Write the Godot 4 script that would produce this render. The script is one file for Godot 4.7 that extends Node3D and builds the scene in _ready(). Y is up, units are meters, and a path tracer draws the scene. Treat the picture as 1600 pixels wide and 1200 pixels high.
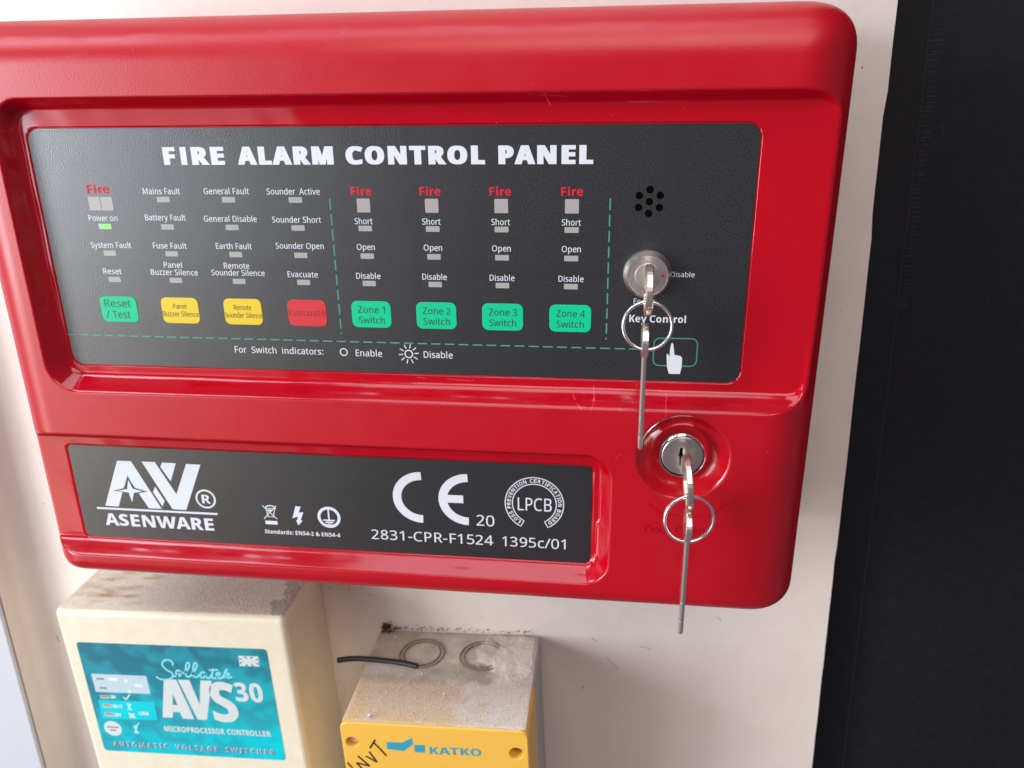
extends Node3D
# A red fire alarm control panel on a cream painted wall, seen close up from above right.
# All helper measures are in millimetres: x right, y up, z out of the wall (wall face at z = 0).

const MM := 0.001
const ZT := 101.0      # front face of the red cover
const ZF := 92.0       # floor of its two recesses
const XL := -32.3
const XR := 351.0
const YT := 44.6
const YB := -223.5

var sans: Font
var bold: Font
var heavy: Font
var black: Font
var rng := RandomNumberGenerator.new()
var used := {}

func _ready():
	rng.seed = 7
	# ---- camera
	var cam := Camera3D.new()
	cam.name = "camera"
	cam.fov = 51.35
	cam.near = 0.01
	cam.far = 20.0
	var eye := CameraAttributesPhysical.new()
	eye.frustum_focal_length = 24.965
	eye.frustum_focus_distance = 0.343
	eye.exposure_aperture = 12.0
	eye.frustum_near = 0.01
	eye.frustum_far = 20.0
	cam.attributes = eye
	cam.transform = Transform3D(Basis(Vector3(0.99264427, -0.01154554, -0.12051577), Vector3(-0.0301033, 0.94064142, -0.33806436), Vector3(0.11726526, 0.33920557, 0.93337476)), Vector3(256.848, 11.579, 432.0) * MM)
	add_child(cam)
	cam.current = true
	# ---- air and exposure
	var env := Environment.new()
	env.background_mode = Environment.BG_COLOR
	env.background_color = Color(0.485, 0.462, 0.505)
	env.background_energy_multiplier = 1.0
	env.tonemap_mode = Environment.TONE_MAPPER_LINEAR
	env.tonemap_exposure = 0.81
	env.sdfgi_enabled = true
	env.ssao_enabled = true
	env.ssil_enabled = true
	var we := WorldEnvironment.new()
	we.name = "world_environment"
	we.environment = env
	add_child(we)
	# ---- daylight: a tall window of several panes to the left, sky light from above
	for k in 3:
		var at := Vector3(-1977 + 530 * k, 0, 1428 + 220 * k)
		area_light("window_light", at + Vector3(0, 108, 0), Vector3(0, -60, 60), Vector2(0.524, 1.12), Color(0.93, 0.965, 1.0), [6.2, 2.0, 0.35][k])
		area_light("window_light", at + Vector3(0, -942, 0), Vector3(0, -60, 60), Vector2(0.524, 0.92), Color(1.0, 0.95, 0.88), [1.2, 0.5, 0.12][k])
	area_light("open_side_light", Vector3(420, 1150, 1500), Vector3(170, -100, 60), Vector2(1.5, 0.8), Color(1.0, 0.955, 0.92), 1.9)
	for k in 2:
		area_light("high_window_light", Vector3(-930 + 300 * k, 1060, 560), Vector3(20, -110, 90), Vector2(0.28, 0.50), Color(0.90, 0.95, 1.0), [0.42, 0.34][k])
	area_light("sky_light", Vector3(100, 1350, 550), Vector3(150, -100, 0), Vector2(1.0, 0.6), Color(0.93, 0.95, 1.0), 0.85)

	sans = system_font(400, 0.0)
	bold = system_font(700, 0.0)
	heavy = system_font(700, 0.35)
	black = system_font(700, 0.9, 4)
	materials()
	setting()
	alarm_panel()
	keys()
	voltage_box()
	isolator_box()
	small_things()

# ------------------------------------------------------------------ helpers
func area_light(called, at: Vector3, to: Vector3, size: Vector2, c: Color, e: float):
	var l := AreaLight3D.new()
	l.name = called
	l.area_size = size
	l.light_color = c
	l.light_energy = e
	l.shadow_enabled = true
	l.area_range = 8.0
	l.area_attenuation = 2.0
	add_child(l, true)
	l.look_at_from_position(at * MM, to * MM, Vector3.UP)

func system_font(weight: int, fat: float, gap := 0) -> Font:
	var f := SystemFont.new()
	f.font_names = PackedStringArray(["Droid Sans"])
	f.font_weight = weight
	if fat == 0.0:
		return f
	var v := FontVariation.new()
	v.base_font = f
	v.variation_embolden = fat
	v.spacing_glyph = gap
	return v

func numbered(called: String) -> String:
	var n: int = used.get(called, 0)
	used[called] = n + 1
	return called if n == 0 else "%s_%03d" % [called, n]

func thing(called: String, label: String, category: String, group := "", at := Vector3.ZERO, turn := 0.0) -> Node3D:
	var o := Node3D.new()
	o.name = numbered(called)
	add_child(o)
	o.position = at * MM
	o.rotation.z = deg_to_rad(turn)
	tag(o, label, category, group)
	return o

func tag(o: Node, label: String, category: String, group := ""):
	o.set_meta("label", label)
	o.set_meta("category", category)
	if group:
		o.set_meta("group", group)

func put(called: String, mesh: Mesh, m: Material, parent: Node = null) -> MeshInstance3D:
	var o := MeshInstance3D.new()
	o.mesh = mesh
	o.material_override = m
	if parent == null or parent == self:
		o.name = numbered(called)
		add_child(o)
	else:
		o.name = called
		var n := 0
		while parent.has_node(NodePath(o.name)):
			n += 1
			o.name = "%s_%03d" % [called, n]
		parent.add_child(o)
	return o

func begin() -> SurfaceTool:
	var st := SurfaceTool.new()
	st.begin(Mesh.PRIMITIVE_TRIANGLES)
	return st

func vert(st: SurfaceTool, p: Vector3, n: Vector3):
	st.set_normal(n)
	st.set_uv(Vector2(p.x, -p.y) * 0.01)
	st.add_vertex(p * MM)

# one triangle whose front looks along n
func tri(st: SurfaceTool, a: Vector3, b: Vector3, c: Vector3, na: Vector3, nb = null, nc = null):
	if nb == null: nb = na
	if nc == null: nc = na
	vert(st, a, na)
	if (b - a).cross(c - a).dot(na + nb + nc) > 0.0:
		vert(st, c, nc)
		vert(st, b, nb)
	else:
		vert(st, b, nb)
		vert(st, c, nc)

func quad(st, a: Vector3, b: Vector3, c: Vector3, d: Vector3, na: Vector3, nb = null, nc = null, nd = null):
	if nb == null:
		nb = na; nc = na; nd = na
	tri(st, a, b, c, na, nb, nc)
	tri(st, a, c, d, na, nc, nd)

func rounded_rect(x0: float, x1: float, y0: float, y1: float, r: float, n := 6) -> PackedVector2Array:
	var out := PackedVector2Array()
	for q in [[x1 - r, y1 - r, 0.0], [x0 + r, y1 - r, 90.0], [x0 + r, y0 + r, 180.0], [x1 - r, y0 + r, 270.0]]:
		for k in n + 1:
			var a := deg_to_rad(q[2] + 90.0 * k / n)
			out.append(Vector2(q[0] + r * cos(a), q[1] + r * sin(a)))
	return out

func rounded_poly(pts: PackedVector2Array, r: float, n := 4) -> PackedVector2Array:
	var out := PackedVector2Array()
	var c := pts.size()
	for i in c:
		var p := pts[i]
		var a := (pts[(i + c - 1) % c] - p)
		var b := (pts[(i + 1) % c] - p)
		var ra := minf(r, a.length() * 0.45)
		var rb := minf(r, b.length() * 0.45)
		var s := p + a.normalized() * ra
		var e := p + b.normalized() * rb
		for k in n + 1:
			var t := float(k) / n
			out.append(s.lerp(p, t).lerp(p.lerp(e, t), t))
	return out

func circle(x: float, y: float, rx: float, ry := 0.0, n := 28) -> PackedVector2Array:
	var out := PackedVector2Array()
	for k in n:
		out.append(Vector2(x + rx * cos(TAU * k / n), y + (ry if ry > 0.0 else rx) * sin(TAU * k / n)))
	return out

func vs(list: Array) -> PackedVector2Array:
	var out := PackedVector2Array()
	for k in list.size() / 2:
		out.append(Vector2(list[2 * k], list[2 * k + 1]))
	return out

# a solid with this outline from z0 to z1, its front edge chamfered by b
func prism(st: SurfaceTool, poly: PackedVector2Array, z0: float, z1: float, b := 0.0, xf := Transform3D()):
	var p := poly
	if not Geometry2D.is_polygon_clockwise(p):
		pass
	else:
		p = p.duplicate()
		p.reverse()
	var n := p.size()
	var inner := PackedVector2Array()
	for i in n:
		var d1 := (p[i] - p[(i + n - 1) % n]).normalized()
		var d2 := (p[(i + 1) % n] - p[i]).normalized()
		var m := (Vector2(-d1.y, d1.x) + Vector2(-d2.y, d2.x))
		var l := maxf(m.length_squared(), 0.4)
		inner.append(p[i] + m * (2.0 / l) * b)
	var up := xf.basis * Vector3(0, 0, 1)
	var t := Geometry2D.triangulate_polygon(inner)
	for k in t.size() / 3:
		var q := []
		for j in 3:
			q.append(xf * Vector3(inner[t[3 * k + j]].x, inner[t[3 * k + j]].y, z1))
		tri(st, q[0], q[1], q[2], up)
	for i in n:
		var j := (i + 1) % n
		var d := (p[j] - p[i]).normalized()
		var out := xf.basis * Vector3(d.y, -d.x, 0)
		quad(st, xf * Vector3(p[i].x, p[i].y, z0), xf * Vector3(p[j].x, p[j].y, z0), xf * Vector3(p[j].x, p[j].y, z1 - b), xf * Vector3(p[i].x, p[i].y, z1 - b), out)
		if b > 0.0:
			quad(st, xf * Vector3(p[i].x, p[i].y, z1 - b), xf * Vector3(p[j].x, p[j].y, z1 - b), xf * Vector3(inner[j].x, inner[j].y, z1), xf * Vector3(inner[i].x, inner[i].y, z1), (out + up).normalized())

func flat(poly: PackedVector2Array, z0: float, z1: float, b := 0.0) -> Mesh:
	var st := begin()
	prism(st, poly, z0, z1, b)
	return st.commit()

# a band of constant width along a path, as flat solids (joined)
func stroke(st: SurfaceTool, pts: PackedVector2Array, w: float, z0: float, z1: float, closed := false):
	var n := pts.size()
	var l := PackedVector2Array()
	var r := PackedVector2Array()
	for i in n:
		var a := pts[(i + n - 1) % n] if closed or i > 0 else pts[i]
		var b := pts[(i + 1) % n] if closed or i < n - 1 else pts[i]
		var d := (b - a).normalized()
		var s := Vector2(-d.y, d.x) * w * 0.5
		l.append(pts[i] + s)
		r.append(pts[i] - s)
	for i in (n if closed else n - 1):
		var j := (i + 1) % n
		var up := Vector3(0, 0, 1)
		quad(st, Vector3(l[i].x, l[i].y, z1), Vector3(l[j].x, l[j].y, z1), Vector3(r[j].x, r[j].y, z1), Vector3(r[i].x, r[i].y, z1), up)
		for s in [l, r]:
			var nn := (l[i] - r[i]).normalized() * (1.0 if s == l else -1.0)
			quad(st, Vector3(s[i].x, s[i].y, z0), Vector3(s[j].x, s[j].y, z0), Vector3(s[j].x, s[j].y, z1), Vector3(s[i].x, s[i].y, z1), Vector3(nn.x, nn.y, 0))

func smooth_path(pts: PackedVector2Array, n := 6) -> PackedVector2Array:
	var out := PackedVector2Array()
	for i in pts.size() - 1:
		var p0 := pts[maxi(i - 1, 0)]
		var p3 := pts[mini(i + 2, pts.size() - 1)]
		for k in n:
			out.append(pts[i].cubic_interpolate(pts[i + 1], p0, p3, float(k) / n))
	out.append(pts[pts.size() - 1])
	return out

# turned about the z axis at (x, y): profile of (radius, z) from the base to the middle
func lathe(st: SurfaceTool, x: float, y: float, prof: PackedVector2Array, n := 48, xf := Transform3D()):
	var norms := []
	for i in prof.size() - 1:
		var d := (prof[i + 1] - prof[i]).normalized()
		norms.append(Vector2(d.y, -d.x))
	for i in prof.size() - 1:
		var n0: Vector2 = norms[i]
		var n1: Vector2 = norms[i]
		if i > 0 and n0.dot(norms[i - 1]) > 0.8: n0 = (n0 + norms[i - 1]).normalized()
		if i < norms.size() - 1 and n1.dot(norms[i + 1]) > 0.8: n1 = (n1 + norms[i + 1]).normalized()
		for k in n:
			var q := []
			var m := []
			for s in [[i, k, n0], [i, k + 1, n0], [i + 1, k + 1, n1], [i + 1, k, n1]]:
				var a: float = TAU * s[1] / n
				q.append(xf * Vector3(x + prof[s[0]].x * cos(a), y + prof[s[0]].x * sin(a), prof[s[0]].y))
				m.append(xf.basis * Vector3(s[2].x * cos(a), s[2].x * sin(a), s[2].y))
			if prof[i].x > 0.001: tri(st, q[0], q[1], q[2], m[0], m[1], m[2])
			if prof[i + 1].x > 0.001 or prof[i].x <= 0.001: tri(st, q[0], q[2], q[3], m[0], m[2], m[3])

func tube(st: SurfaceTool, pts: PackedVector3Array, r: float, n := 10, squash := 1.0, closed := false):
	var c := pts.size()
	var rings := []
	var side := Vector3(0, 0, 1)
	for i in c:
		var a := pts[(i + c - 1) % c] if closed or i > 0 else pts[i]
		var b := pts[(i + 1) % c] if closed or i < c - 1 else pts[i]
		var d := (b - a).normalized()
		var u := d.cross(side)
		if u.length() < 0.05: u = d.cross(Vector3(1, 0, 0))
		u = u.normalized()
		side = u.cross(d).normalized()
		var ring := []
		for k in n:
			var t := TAU * k / n
			var off := u * cos(t) * r + side * sin(t) * r * squash
			ring.append([pts[i] + off, off.normalized()])
		rings.append(ring)
	for i in (c if closed else c - 1):
		var A: Array = rings[i]
		var B: Array = rings[(i + 1) % c]
		for k in n:
			var l := (k + 1) % n
			quad(st, A[k][0], A[l][0], B[l][0], B[k][0], A[k][1], A[l][1], B[l][1], B[k][1])
	if not closed:
		for e in [[0, pts[0] - pts[1]], [c - 1, pts[c - 1] - pts[c - 2]]]:
			for k in n:
				tri(st, pts[e[0]], rings[e[0]][k][0], rings[e[0]][(k + 1) % n][0], e[1].normalized())

# box with rounded edges
func round_box(st: SurfaceTool, lo: Vector3, hi: Vector3, r: float, seg := 4):
	var mid := (lo + hi) * 0.5
	var h := (hi - lo) * 0.5
	var axes := []
	for a in 3:
		var l := []
		for k in seg + 1: l.append(-h[a] + r * (1.0 - cos(PI * 0.5 * k / seg)) if false else -h[a] + r * tan(PI * 0.25 * k / seg))
		for k in seg + 1: l.append(h[a] - r * tan(PI * 0.25 * (seg - k) / seg))
		axes.append(l)
	for a in 3:
		var b := (a + 1) % 3
		var c := (a + 2) % 3
		for s in [-1.0, 1.0]:
			for i in axes[b].size() - 1:
				for j in axes[c].size() - 1:
					var q := []
					var m := []
					for t in [[i, j], [i + 1, j], [i + 1, j + 1], [i, j + 1]]:
						var p := Vector3()
						p[a] = s * h[a]
						p[b] = axes[b][t[0]]
						p[c] = axes[c][t[1]]
						var inner := p.clamp(-h + Vector3.ONE * r, h - Vector3.ONE * r)
						var n := (p - inner).normalized()
						q.append(mid + inner + n * r)
						m.append(n)
					quad(st, q[0], q[1], q[2], q[3], m[0], m[1], m[2], m[3])

# lettering fitted to run from x0 to x1 on this base line, with this height of capitals
func text_mesh(s: String, font: Font, depth := 0.1) -> TextMesh:
	var t := TextMesh.new()
	t.font = font
	t.text = s
	t.font_size = 48
	t.pixel_size = 0.01
	t.depth = 0.02
	t.curve_step = 1.5
	t.horizontal_alignment = HORIZONTAL_ALIGNMENT_LEFT
	t.vertical_alignment = VERTICAL_ALIGNMENT_BOTTOM
	return t

var cap_cache := {}
func cap_box(font: Font) -> Vector2:      # bottom and height of a capital letter of this font
	if not cap_cache.has(font):
		var b := text_mesh("H", font).get_aabb()
		cap_cache[font] = Vector2(b.position.y, b.size.y)
	return cap_cache[font]

func letter_xf(t: TextMesh, font: Font, x0: float, x1: float, base: float, cap: float, z: float, depth: float, lean := 0.0, turn := 0.0) -> Transform3D:
	var b := t.get_aabb()
	var c := cap_box(font)
	var sx := (x1 - x0) / b.size.x
	var sy := cap / c.y
	var sz := depth / 0.02
	var basis := Basis(Vector3(sx, 0, 0), Vector3(lean * sy, sy, 0), Vector3(0, 0, sz))
	var at := Vector3(x0 - b.position.x * sx, base - c.x * sy, z + depth * 0.5)
	if turn != 0.0:
		var r := Basis(Vector3(0, 0, 1), deg_to_rad(turn))
		return Transform3D(r * basis, Vector3(x0, base, 0) + r * (at - Vector3(x0, base, 0)))
	return Transform3D(basis, at)

func write(called: String, parent: Node, s: String, font: Font, m: Material, x0: float, x1: float, base: float, cap: float, z: float, depth := 0.06, lean := 0.0, turn := 0.0) -> MeshInstance3D:
	var t := text_mesh(s, font)
	var xf := letter_xf(t, font, x0, x1, base, cap, z, depth, lean, turn)
	var st := begin()
	st.append_from(t, 0, Transform3D(xf.basis * MM, xf.origin * MM))
	for k in range(1, t.get_surface_count()):
		st.append_from(t, k, Transform3D(xf.basis * MM, xf.origin * MM))
	return put(called, st.commit(), m, parent)

# ------------------------------------------------------------------ materials
var M := {}

func plain(c: Color, rough: float, metal := 0.0, spec := 0.5) -> StandardMaterial3D:
	var m := StandardMaterial3D.new()
	m.albedo_color = c.linear_to_srgb()
	m.roughness = rough
	m.metallic = metal
	m.metallic_specular = spec
	return m

func noise_normal(size: int, freq: float, strength: float, sd: int, octaves := 3) -> NoiseTexture2D:
	var n := FastNoiseLite.new()
	n.seed = sd
	n.frequency = freq
	n.fractal_octaves = octaves
	var t := NoiseTexture2D.new()
	t.width = size
	t.height = size
	t.seamless = true
	t.as_normal_map = true
	t.bump_strength = strength
	t.noise = n
	return t

func noise_color(size: int, freq: float, sd: int, a: Color, b: Color, octaves := 4, from := 0.0, to := 1.0) -> NoiseTexture2D:
	var n := FastNoiseLite.new()
	n.seed = sd
	n.frequency = freq
	n.fractal_octaves = octaves
	var g := Gradient.new()
	g.set_color(0, a)
	g.set_color(1, b)
	g.set_offset(0, from)
	g.set_offset(1, to)
	var t := NoiseTexture2D.new()
	t.width = size
	t.height = size
	t.seamless = true
	t.noise = n
	t.color_ramp = g
	return t

func triplanar(m: StandardMaterial3D, per_metre: float) -> StandardMaterial3D:
	m.uv1_triplanar = true
	m.uv1_scale = Vector3.ONE * per_metre
	return m

func materials():
	M.plate = plain(Color(1, 1, 1), 0.33, 0.0, 0.72)
	M.plate.albedo_texture = noise_color(1024, 0.13, 3, Color(0.085, 0.086, 0.09), Color(0.185, 0.185, 0.19), 2, 0.28, 0.78)
	M.plate.normal_enabled = true
	M.plate.normal_texture = noise_normal(1024, 0.15, 5.0, 5, 2)
	M.plate.normal_scale = 0.13
	triplanar(M.plate, 9.0)
	M.white_ink = plain(Color(0.66, 0.69, 0.74), 0.5)
	M.red_ink = plain(Color(0.62, 0.02, 0.04), 0.6, 0.0, 0.25)
	M.dark_ink = plain(Color(0.02, 0.06, 0.05), 0.5)
	M.dark_red_ink = plain(Color(0.26, 0.012, 0.018), 0.5)
	M.brown_ink = plain(Color(0.10, 0.06, 0.01), 0.5)
	M.green_line = plain(Color(0.05, 0.27, 0.19), 0.5)
	M.green_key = plain(Color(0.0, 0.50, 0.235), 0.45, 0.0, 0.4)
	M.yellow_key = plain(Color(0.70, 0.50, 0.012), 0.42)
	M.red_key = plain(Color(0.56, 0.022, 0.03), 0.42)
	M.lens = plain(Color(0.34, 0.34, 0.32), 0.35)
	M.fire_lens = plain(Color(0.36, 0.325, 0.315), 0.35)
	M.led_dim = plain(Color(0.30, 0.5, 0.30), 0.35)
	M.led_dim.emission_enabled = true
	M.led_dim.emission = Color(0.25, 0.7, 0.25)
	M.led_dim.emission_energy_multiplier = 0.25
	M.led = plain(Color(0.2, 0.6, 0.05), 0.35)
	M.led.emission_enabled = true
	M.led.emission = Color(0.35, 1.0, 0.12)
	M.led.emission_energy_multiplier = 0.9
	M.hole = plain(Color(0.002, 0.002, 0.002), 0.9, 0.0, 0.1)
	M.chrome = plain(Color(0.90, 0.90, 0.91), 0.08, 1.0)
	M.nickel = plain(Color(0.78, 0.72, 0.66), 0.34, 1.0)
	M.nickel.normal_enabled = true
	M.nickel.normal_texture = noise_normal(512, 0.03, 2.0, 15)
	M.nickel.normal_scale = 0.25
	triplanar(M.nickel, 60.0)
	M.steel = plain(Color(0.84, 0.77, 0.68), 0.30, 1.0)
	M.wire_steel = plain(Color(0.90, 0.88, 0.86), 0.22, 1.0)
	M.cream = plain(Color(1, 1, 1), 0.42)
	M.cream.albedo_texture = noise_color(1024, 0.012, 8, Color(0.885, 0.845, 0.745), Color(0.915, 0.88, 0.79))
	M.cream.normal_enabled = true
	M.cream.normal_texture = noise_normal(512, 0.06, 2.0, 9)
	M.cream.normal_scale = 0.12
	triplanar(M.cream, 7.0)
	M.grey_plastic = plain(Color(0.46, 0.44, 0.42), 0.5)
	M.yellow = plain(Color(0.84, 0.475, 0.07), 0.38)
	M.yellow.normal_enabled = true
	M.yellow.normal_texture = noise_normal(512, 0.05, 2.0, 12)
	M.yellow.normal_scale = 0.15
	triplanar(M.yellow, 12.0)
	M.blue_ink = plain(Color(0.035, 0.32, 0.42), 0.5)
	M.marker = plain(Color(0.035, 0.014, 0.006), 0.6)
	M.rubber = plain(Color(0.012, 0.012, 0.013), 0.4)
	M.dust = plain(Color(1, 1, 1), 0.95)
	M.dust.vertex_color_use_as_albedo = true
	M.dust.normal_enabled = true
	M.dust.normal_texture = noise_normal(512, 0.12, 8.0, 21)
	M.dust.normal_scale = 0.12
	triplanar(M.dust, 40.0)
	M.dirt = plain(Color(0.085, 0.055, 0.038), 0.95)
	M.crumb = plain(Color(0.62, 0.58, 0.53), 0.9)
	# wall paint: cream with faint blotches, scuffs and an orange-peel surface
	M.wall = plain(Color(1, 1, 1), 0.42)
	M.wall.albedo_texture = noise_color(1024, 0.006, 30, Color(0.86, 0.81, 0.775), Color(0.885, 0.84, 0.805), 5)
	M.wall.normal_enabled = true
	M.wall.normal_texture = noise_normal(1024, 0.018, 5.0, 31, 4)
	M.wall.normal_scale = 0.12
	triplanar(M.wall, 4.0)
	M.white_wall = plain(Color(0.56, 0.57, 0.60), 0.5)
	M.black = plain(Color(1, 1, 1), 0.6, 0.0, 0.35)
	M.black.albedo_texture = noise_color(1024, 0.02, 40, Color(0.075, 0.073, 0.086), Color(0.105, 0.102, 0.115), 5)
	M.black.normal_enabled = true
	M.black.normal_texture = noise_normal(1024, 0.05, 4.0, 41)
	M.black.normal_scale = 0.1
	triplanar(M.black, 5.0)
	M.black_scuff = plain(Color(0.0125, 0.0125, 0.015), 0.7)

# ------------------------------------------------------------------ setting
func setting():
	# the cream board: its right edge leans and is a little ragged, its left edge is rolled back
	var st := begin()
	var right := PackedVector2Array()
	for k in 121:
		var y := 900.0 - 12.0 * k
		var x := 386.9 + 0.0288 * (52.0 - y) + rng.randf_range(-0.14, 0.14) - (0.7 if y < 8.0 and y > -60.0 else 0.0) - (0.5 if y < -250.0 else 0.0)
		right.append(Vector2(x, y))
	for k in right.size() - 1:
		var a := right[k]
		var b := right[k + 1]
		quad(st, Vector3(-133, a.y, 0), Vector3(a.x, a.y, 0), Vector3(b.x, b.y, 0), Vector3(-133, b.y, 0), Vector3(0, 0, 1))
		quad(st, Vector3(a.x, a.y, 0), Vector3(b.x, b.y, 0), Vector3(b.x, b.y, -18), Vector3(a.x, a.y, -18), Vector3(1, 0, 0))
	# hollow fillet up to the side of the pillar at the left
	for k in 8:
		var t0 := PI * 0.5 * k / 8.0
		var t1 := PI * 0.5 * (k + 1) / 8.0
		var n0 := Vector3(sin(t0), 0, cos(t0))
		var n1 := Vector3(sin(t1), 0, cos(t1))
		var p0 := Vector3(-133 - 10 * sin(t0), 0, 10 - 10 * cos(t0))
		var p1 := Vector3(-133 - 10 * sin(t1), 0, 10 - 10 * cos(t1))
		var up := Vector3(0, 900, 0)
		var dn := Vector3(0, -560, 0)
		quad(st, p0 + up, p1 + up, p1 + dn, p0 + dn, n0, n1, n1, n0)
	quad(st, Vector3(-143, 900, 10), Vector3(-143, 900, 20.5), Vector3(-143, -560, 20.5), Vector3(-143, -560, 10), Vector3(1, 0, 0))
	quad(st, Vector3(-143, 900, 20.5), Vector3(-150, 900, 20.5), Vector3(-150, -560, 20.5), Vector3(-143, -560, 20.5), Vector3(0, 0, 1))
	var w := put("wall", st.commit(), M.wall)
	w.set_meta("kind", "structure")
	# small dark specks and scrapes on the paint
	st = begin()
	for k in 170:
		var x := rng.randf_range(-130.0, 384.0)
		var y := rng.randf_range(-430.0, 60.0)
		if k < 60:
			x = rng.randf_range(76.0, 112.0)
			y = rng.randf_range(-420.0, -275.0)
		var r := rng.randf_range(0.12, 0.4)
		prism(st, circle(x, y, r, r * rng.randf_range(0.5, 2.2), 7), -0.02, 0.05)
	for q in [[-97.0, -180.0, -95.0, -180.6, 0.5], [-83.0, -262.0, -77.0, -262.6, 0.5], [262.0, -332.0, 270.0, -341.0, 0.3], [252.0, -318.0, 257.0, -321.0, 0.3], [247.0, -356.0, 247.5, -359.0, 0.5], [-127.0, -347.0, -126.0, -352.0, 0.7], [283.0, -322.0, 290.0, -323.5, 0.25], [330.0, -296.0, 333.0, -299.0, 0.3], [-40.0, 50.0, -10.0, 52.0, 0.5]]:
		stroke(st, vs([q[0], q[1], q[2], q[3]]), q[4], -0.02, 0.05)
	var sp := put("paint_specks", st.commit(), plain(Color(0.22, 0.17, 0.14), 0.8), w)
	sp.set_meta("kind", "stuff")
	st = begin()
	round_box(st, Vector3(-1100, -560, 21.5), Vector3(-142.6, 900, 24.5), 1.4, 3)
	w = put("side_wall", st.commit(), M.white_wall)
	w.set_meta("kind", "structure")
	# black sheet right of the board
	var d := thing("black_sheet", "matt black sheet with a thin vertical seam, right of the cream board", "panel", "", Vector3(380, 0, -20))
	st = begin()
	round_box(st, Vector3(-15, -560, -8), Vector3(420, 900, 0), 1.0, 2)
	put("sheet", st.commit(), M.black, d)
	st = begin()
	var pts := PackedVector3Array()
	for k in 40:
		var y := 120.0 - k * 14.0
		pts.append(Vector3(29.5 + (53.0 - y) * 0.0352 + 0.25 * sin(k * 1.7), y, 0.0))
	tube(st, pts, 0.35, 6)
	put("seam", st.commit(), M.black_scuff, d)
	# rubbed ticks beside the seam
	st = begin()
	for k in 60:
		var y := 40.0 - 2.4 * k + rng.randf_range(-0.6, 0.6)
		var x := 33.5 + (53.0 - y) * 0.03 + rng.randf_range(-0.8, 0.8)
		stroke(st, vs([x - rng.randf_range(0.8, 3.2), y, x + rng.randf_range(0.8, 3.0), y + rng.randf_range(-0.4, 0.6)]), rng.randf_range(0.25, 0.6), -0.05, 0.06)
	for k in 40:
		var x := rng.randf_range(8.0, 150.0)
		var y := rng.randf_range(-380.0, 60.0)
		stroke(st, vs([x, y, x + rng.randf_range(-2.0, 2.0), y + rng.randf_range(0.3, 5.0)]), rng.randf_range(0.15, 0.4), -0.05, 0.06)
	var sc := put("scuff_marks", st.commit(), M.black_scuff, d)
	sc.set_meta("kind", "stuff")

# ------------------------------------------------------------------ the red cover as a height field
func smin(a: float, b: float, k: float) -> float:
	var h := maxf(k - absf(a - b), 0.0) / k
	return minf(a, b) - h * h * k * 0.25

func sd_rect(x: float, y: float, x0: float, x1: float, y0: float, y1: float, r: float) -> float:
	var qx := absf(x - (x0 + x1) * 0.5) - (x1 - x0) * 0.5 + r
	var qy := absf(y - (y0 + y1) * 0.5) - (y1 - y0) * 0.5 + r
	var ox := maxf(qx, 0.0)
	var oy := maxf(qy, 0.0)
	return sqrt(ox * ox + oy * oy) + minf(maxf(qx, qy), 0.0) - r

func sd_upper(x: float, y: float) -> float:
	return sd_rect(x, y, -8.4, 349.0, -119.6, 13.0, 14.0)

func sd_lower(x: float, y: float) -> float:
	return sd_rect(x, y, -80.0, 260.4, -210.6, -142.0, 13.0)

const RL := 20.0
const RR := 26.0
const RT := 20.0
const RB := 10.0

func cover_z(x: float, y: float) -> float:
	var ux := 0.0
	var rx := 10.0
	if x > XR - RR: ux = (x - XR + RR) / RR; rx = 28.0
	elif x < XL + RL: ux = (XL + RL - x) / RL; rx = 20.0
	var uy := 0.0
	var ry := 10.0
	if y > YT - RT: uy = (y - YT + RT) / RT; ry = 20.0
	elif y < YB + RB: uy = (YB + RB - y) / RB; ry = 10.0
	var z := ZT
	if ux > 0.0 or uy > 0.0:
		var a := pow(ux, 2.6)
		var b := pow(uy, 2.6)
		var u := minf(pow(a + b, 1.0 / 2.6), 1.0)
		z -= (a * rx + b * ry) / (a + b) * (1.0 - sqrt(1.0 - u * u))
	# the upper and lower recess
	if y > -135.0:
		var s := sd_upper(x, y)
		if s < 4.0:
			var r := -smin(-ZF, -(ZT + lerpf(1.4, 2.2, smoothstep(-105.0, -60.0, y)) * s), 2.4)
			z = smin(z, r, 0.9)
	else:
		var s := sd_lower(x, y)
		if s < 4.0:
			var r := -smin(-ZF, -(ZT + (1.55 if y < -180.0 else 2.0) * s), 2.4)
			z = smin(z, r, 0.9)
	if z < ZF + 5.0 and z > ZF - 1.0:
		z += 0.07 * sin(x * 0.10 + 1.3 * sin(y * 0.19)) + 0.04 * sin(x * 0.31 + y * 0.17)
	# seats of the two labels
	var p := minf(sd_rect(x, y, -0.5, 315.0, -108.9, 1.0, 6.0), sd_rect(x, y, -14.0, 252.1, -204.9, -151.3, 3.5))
	if p < 0.3: z -= 0.55 * smoothstep(0.3, -0.1, p)
	# the dish round the lower lock
	var dx := x - 291.7
	var dy := y + 141.5
	var q := dx * dx + dy * dy
	if q < 600.0:
		var r := sqrt(q)
		z = smin(z, -smin(-94.5, -(ZT + (r - 20.6) * 1.25), 4.0), 1.2)
	return z

func lines(lo: float, hi: float, step: float, zones: Array) -> PackedFloat32Array:
	var out := PackedFloat32Array()
	var v := lo
	while v < hi - 0.05:
		out.append(v)
		var s := step
		for q in zones:
			if v >= q[0] - step and v < q[1]: s = minf(s, q[2])
		v += s
	out.append(hi)
	return out

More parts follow.
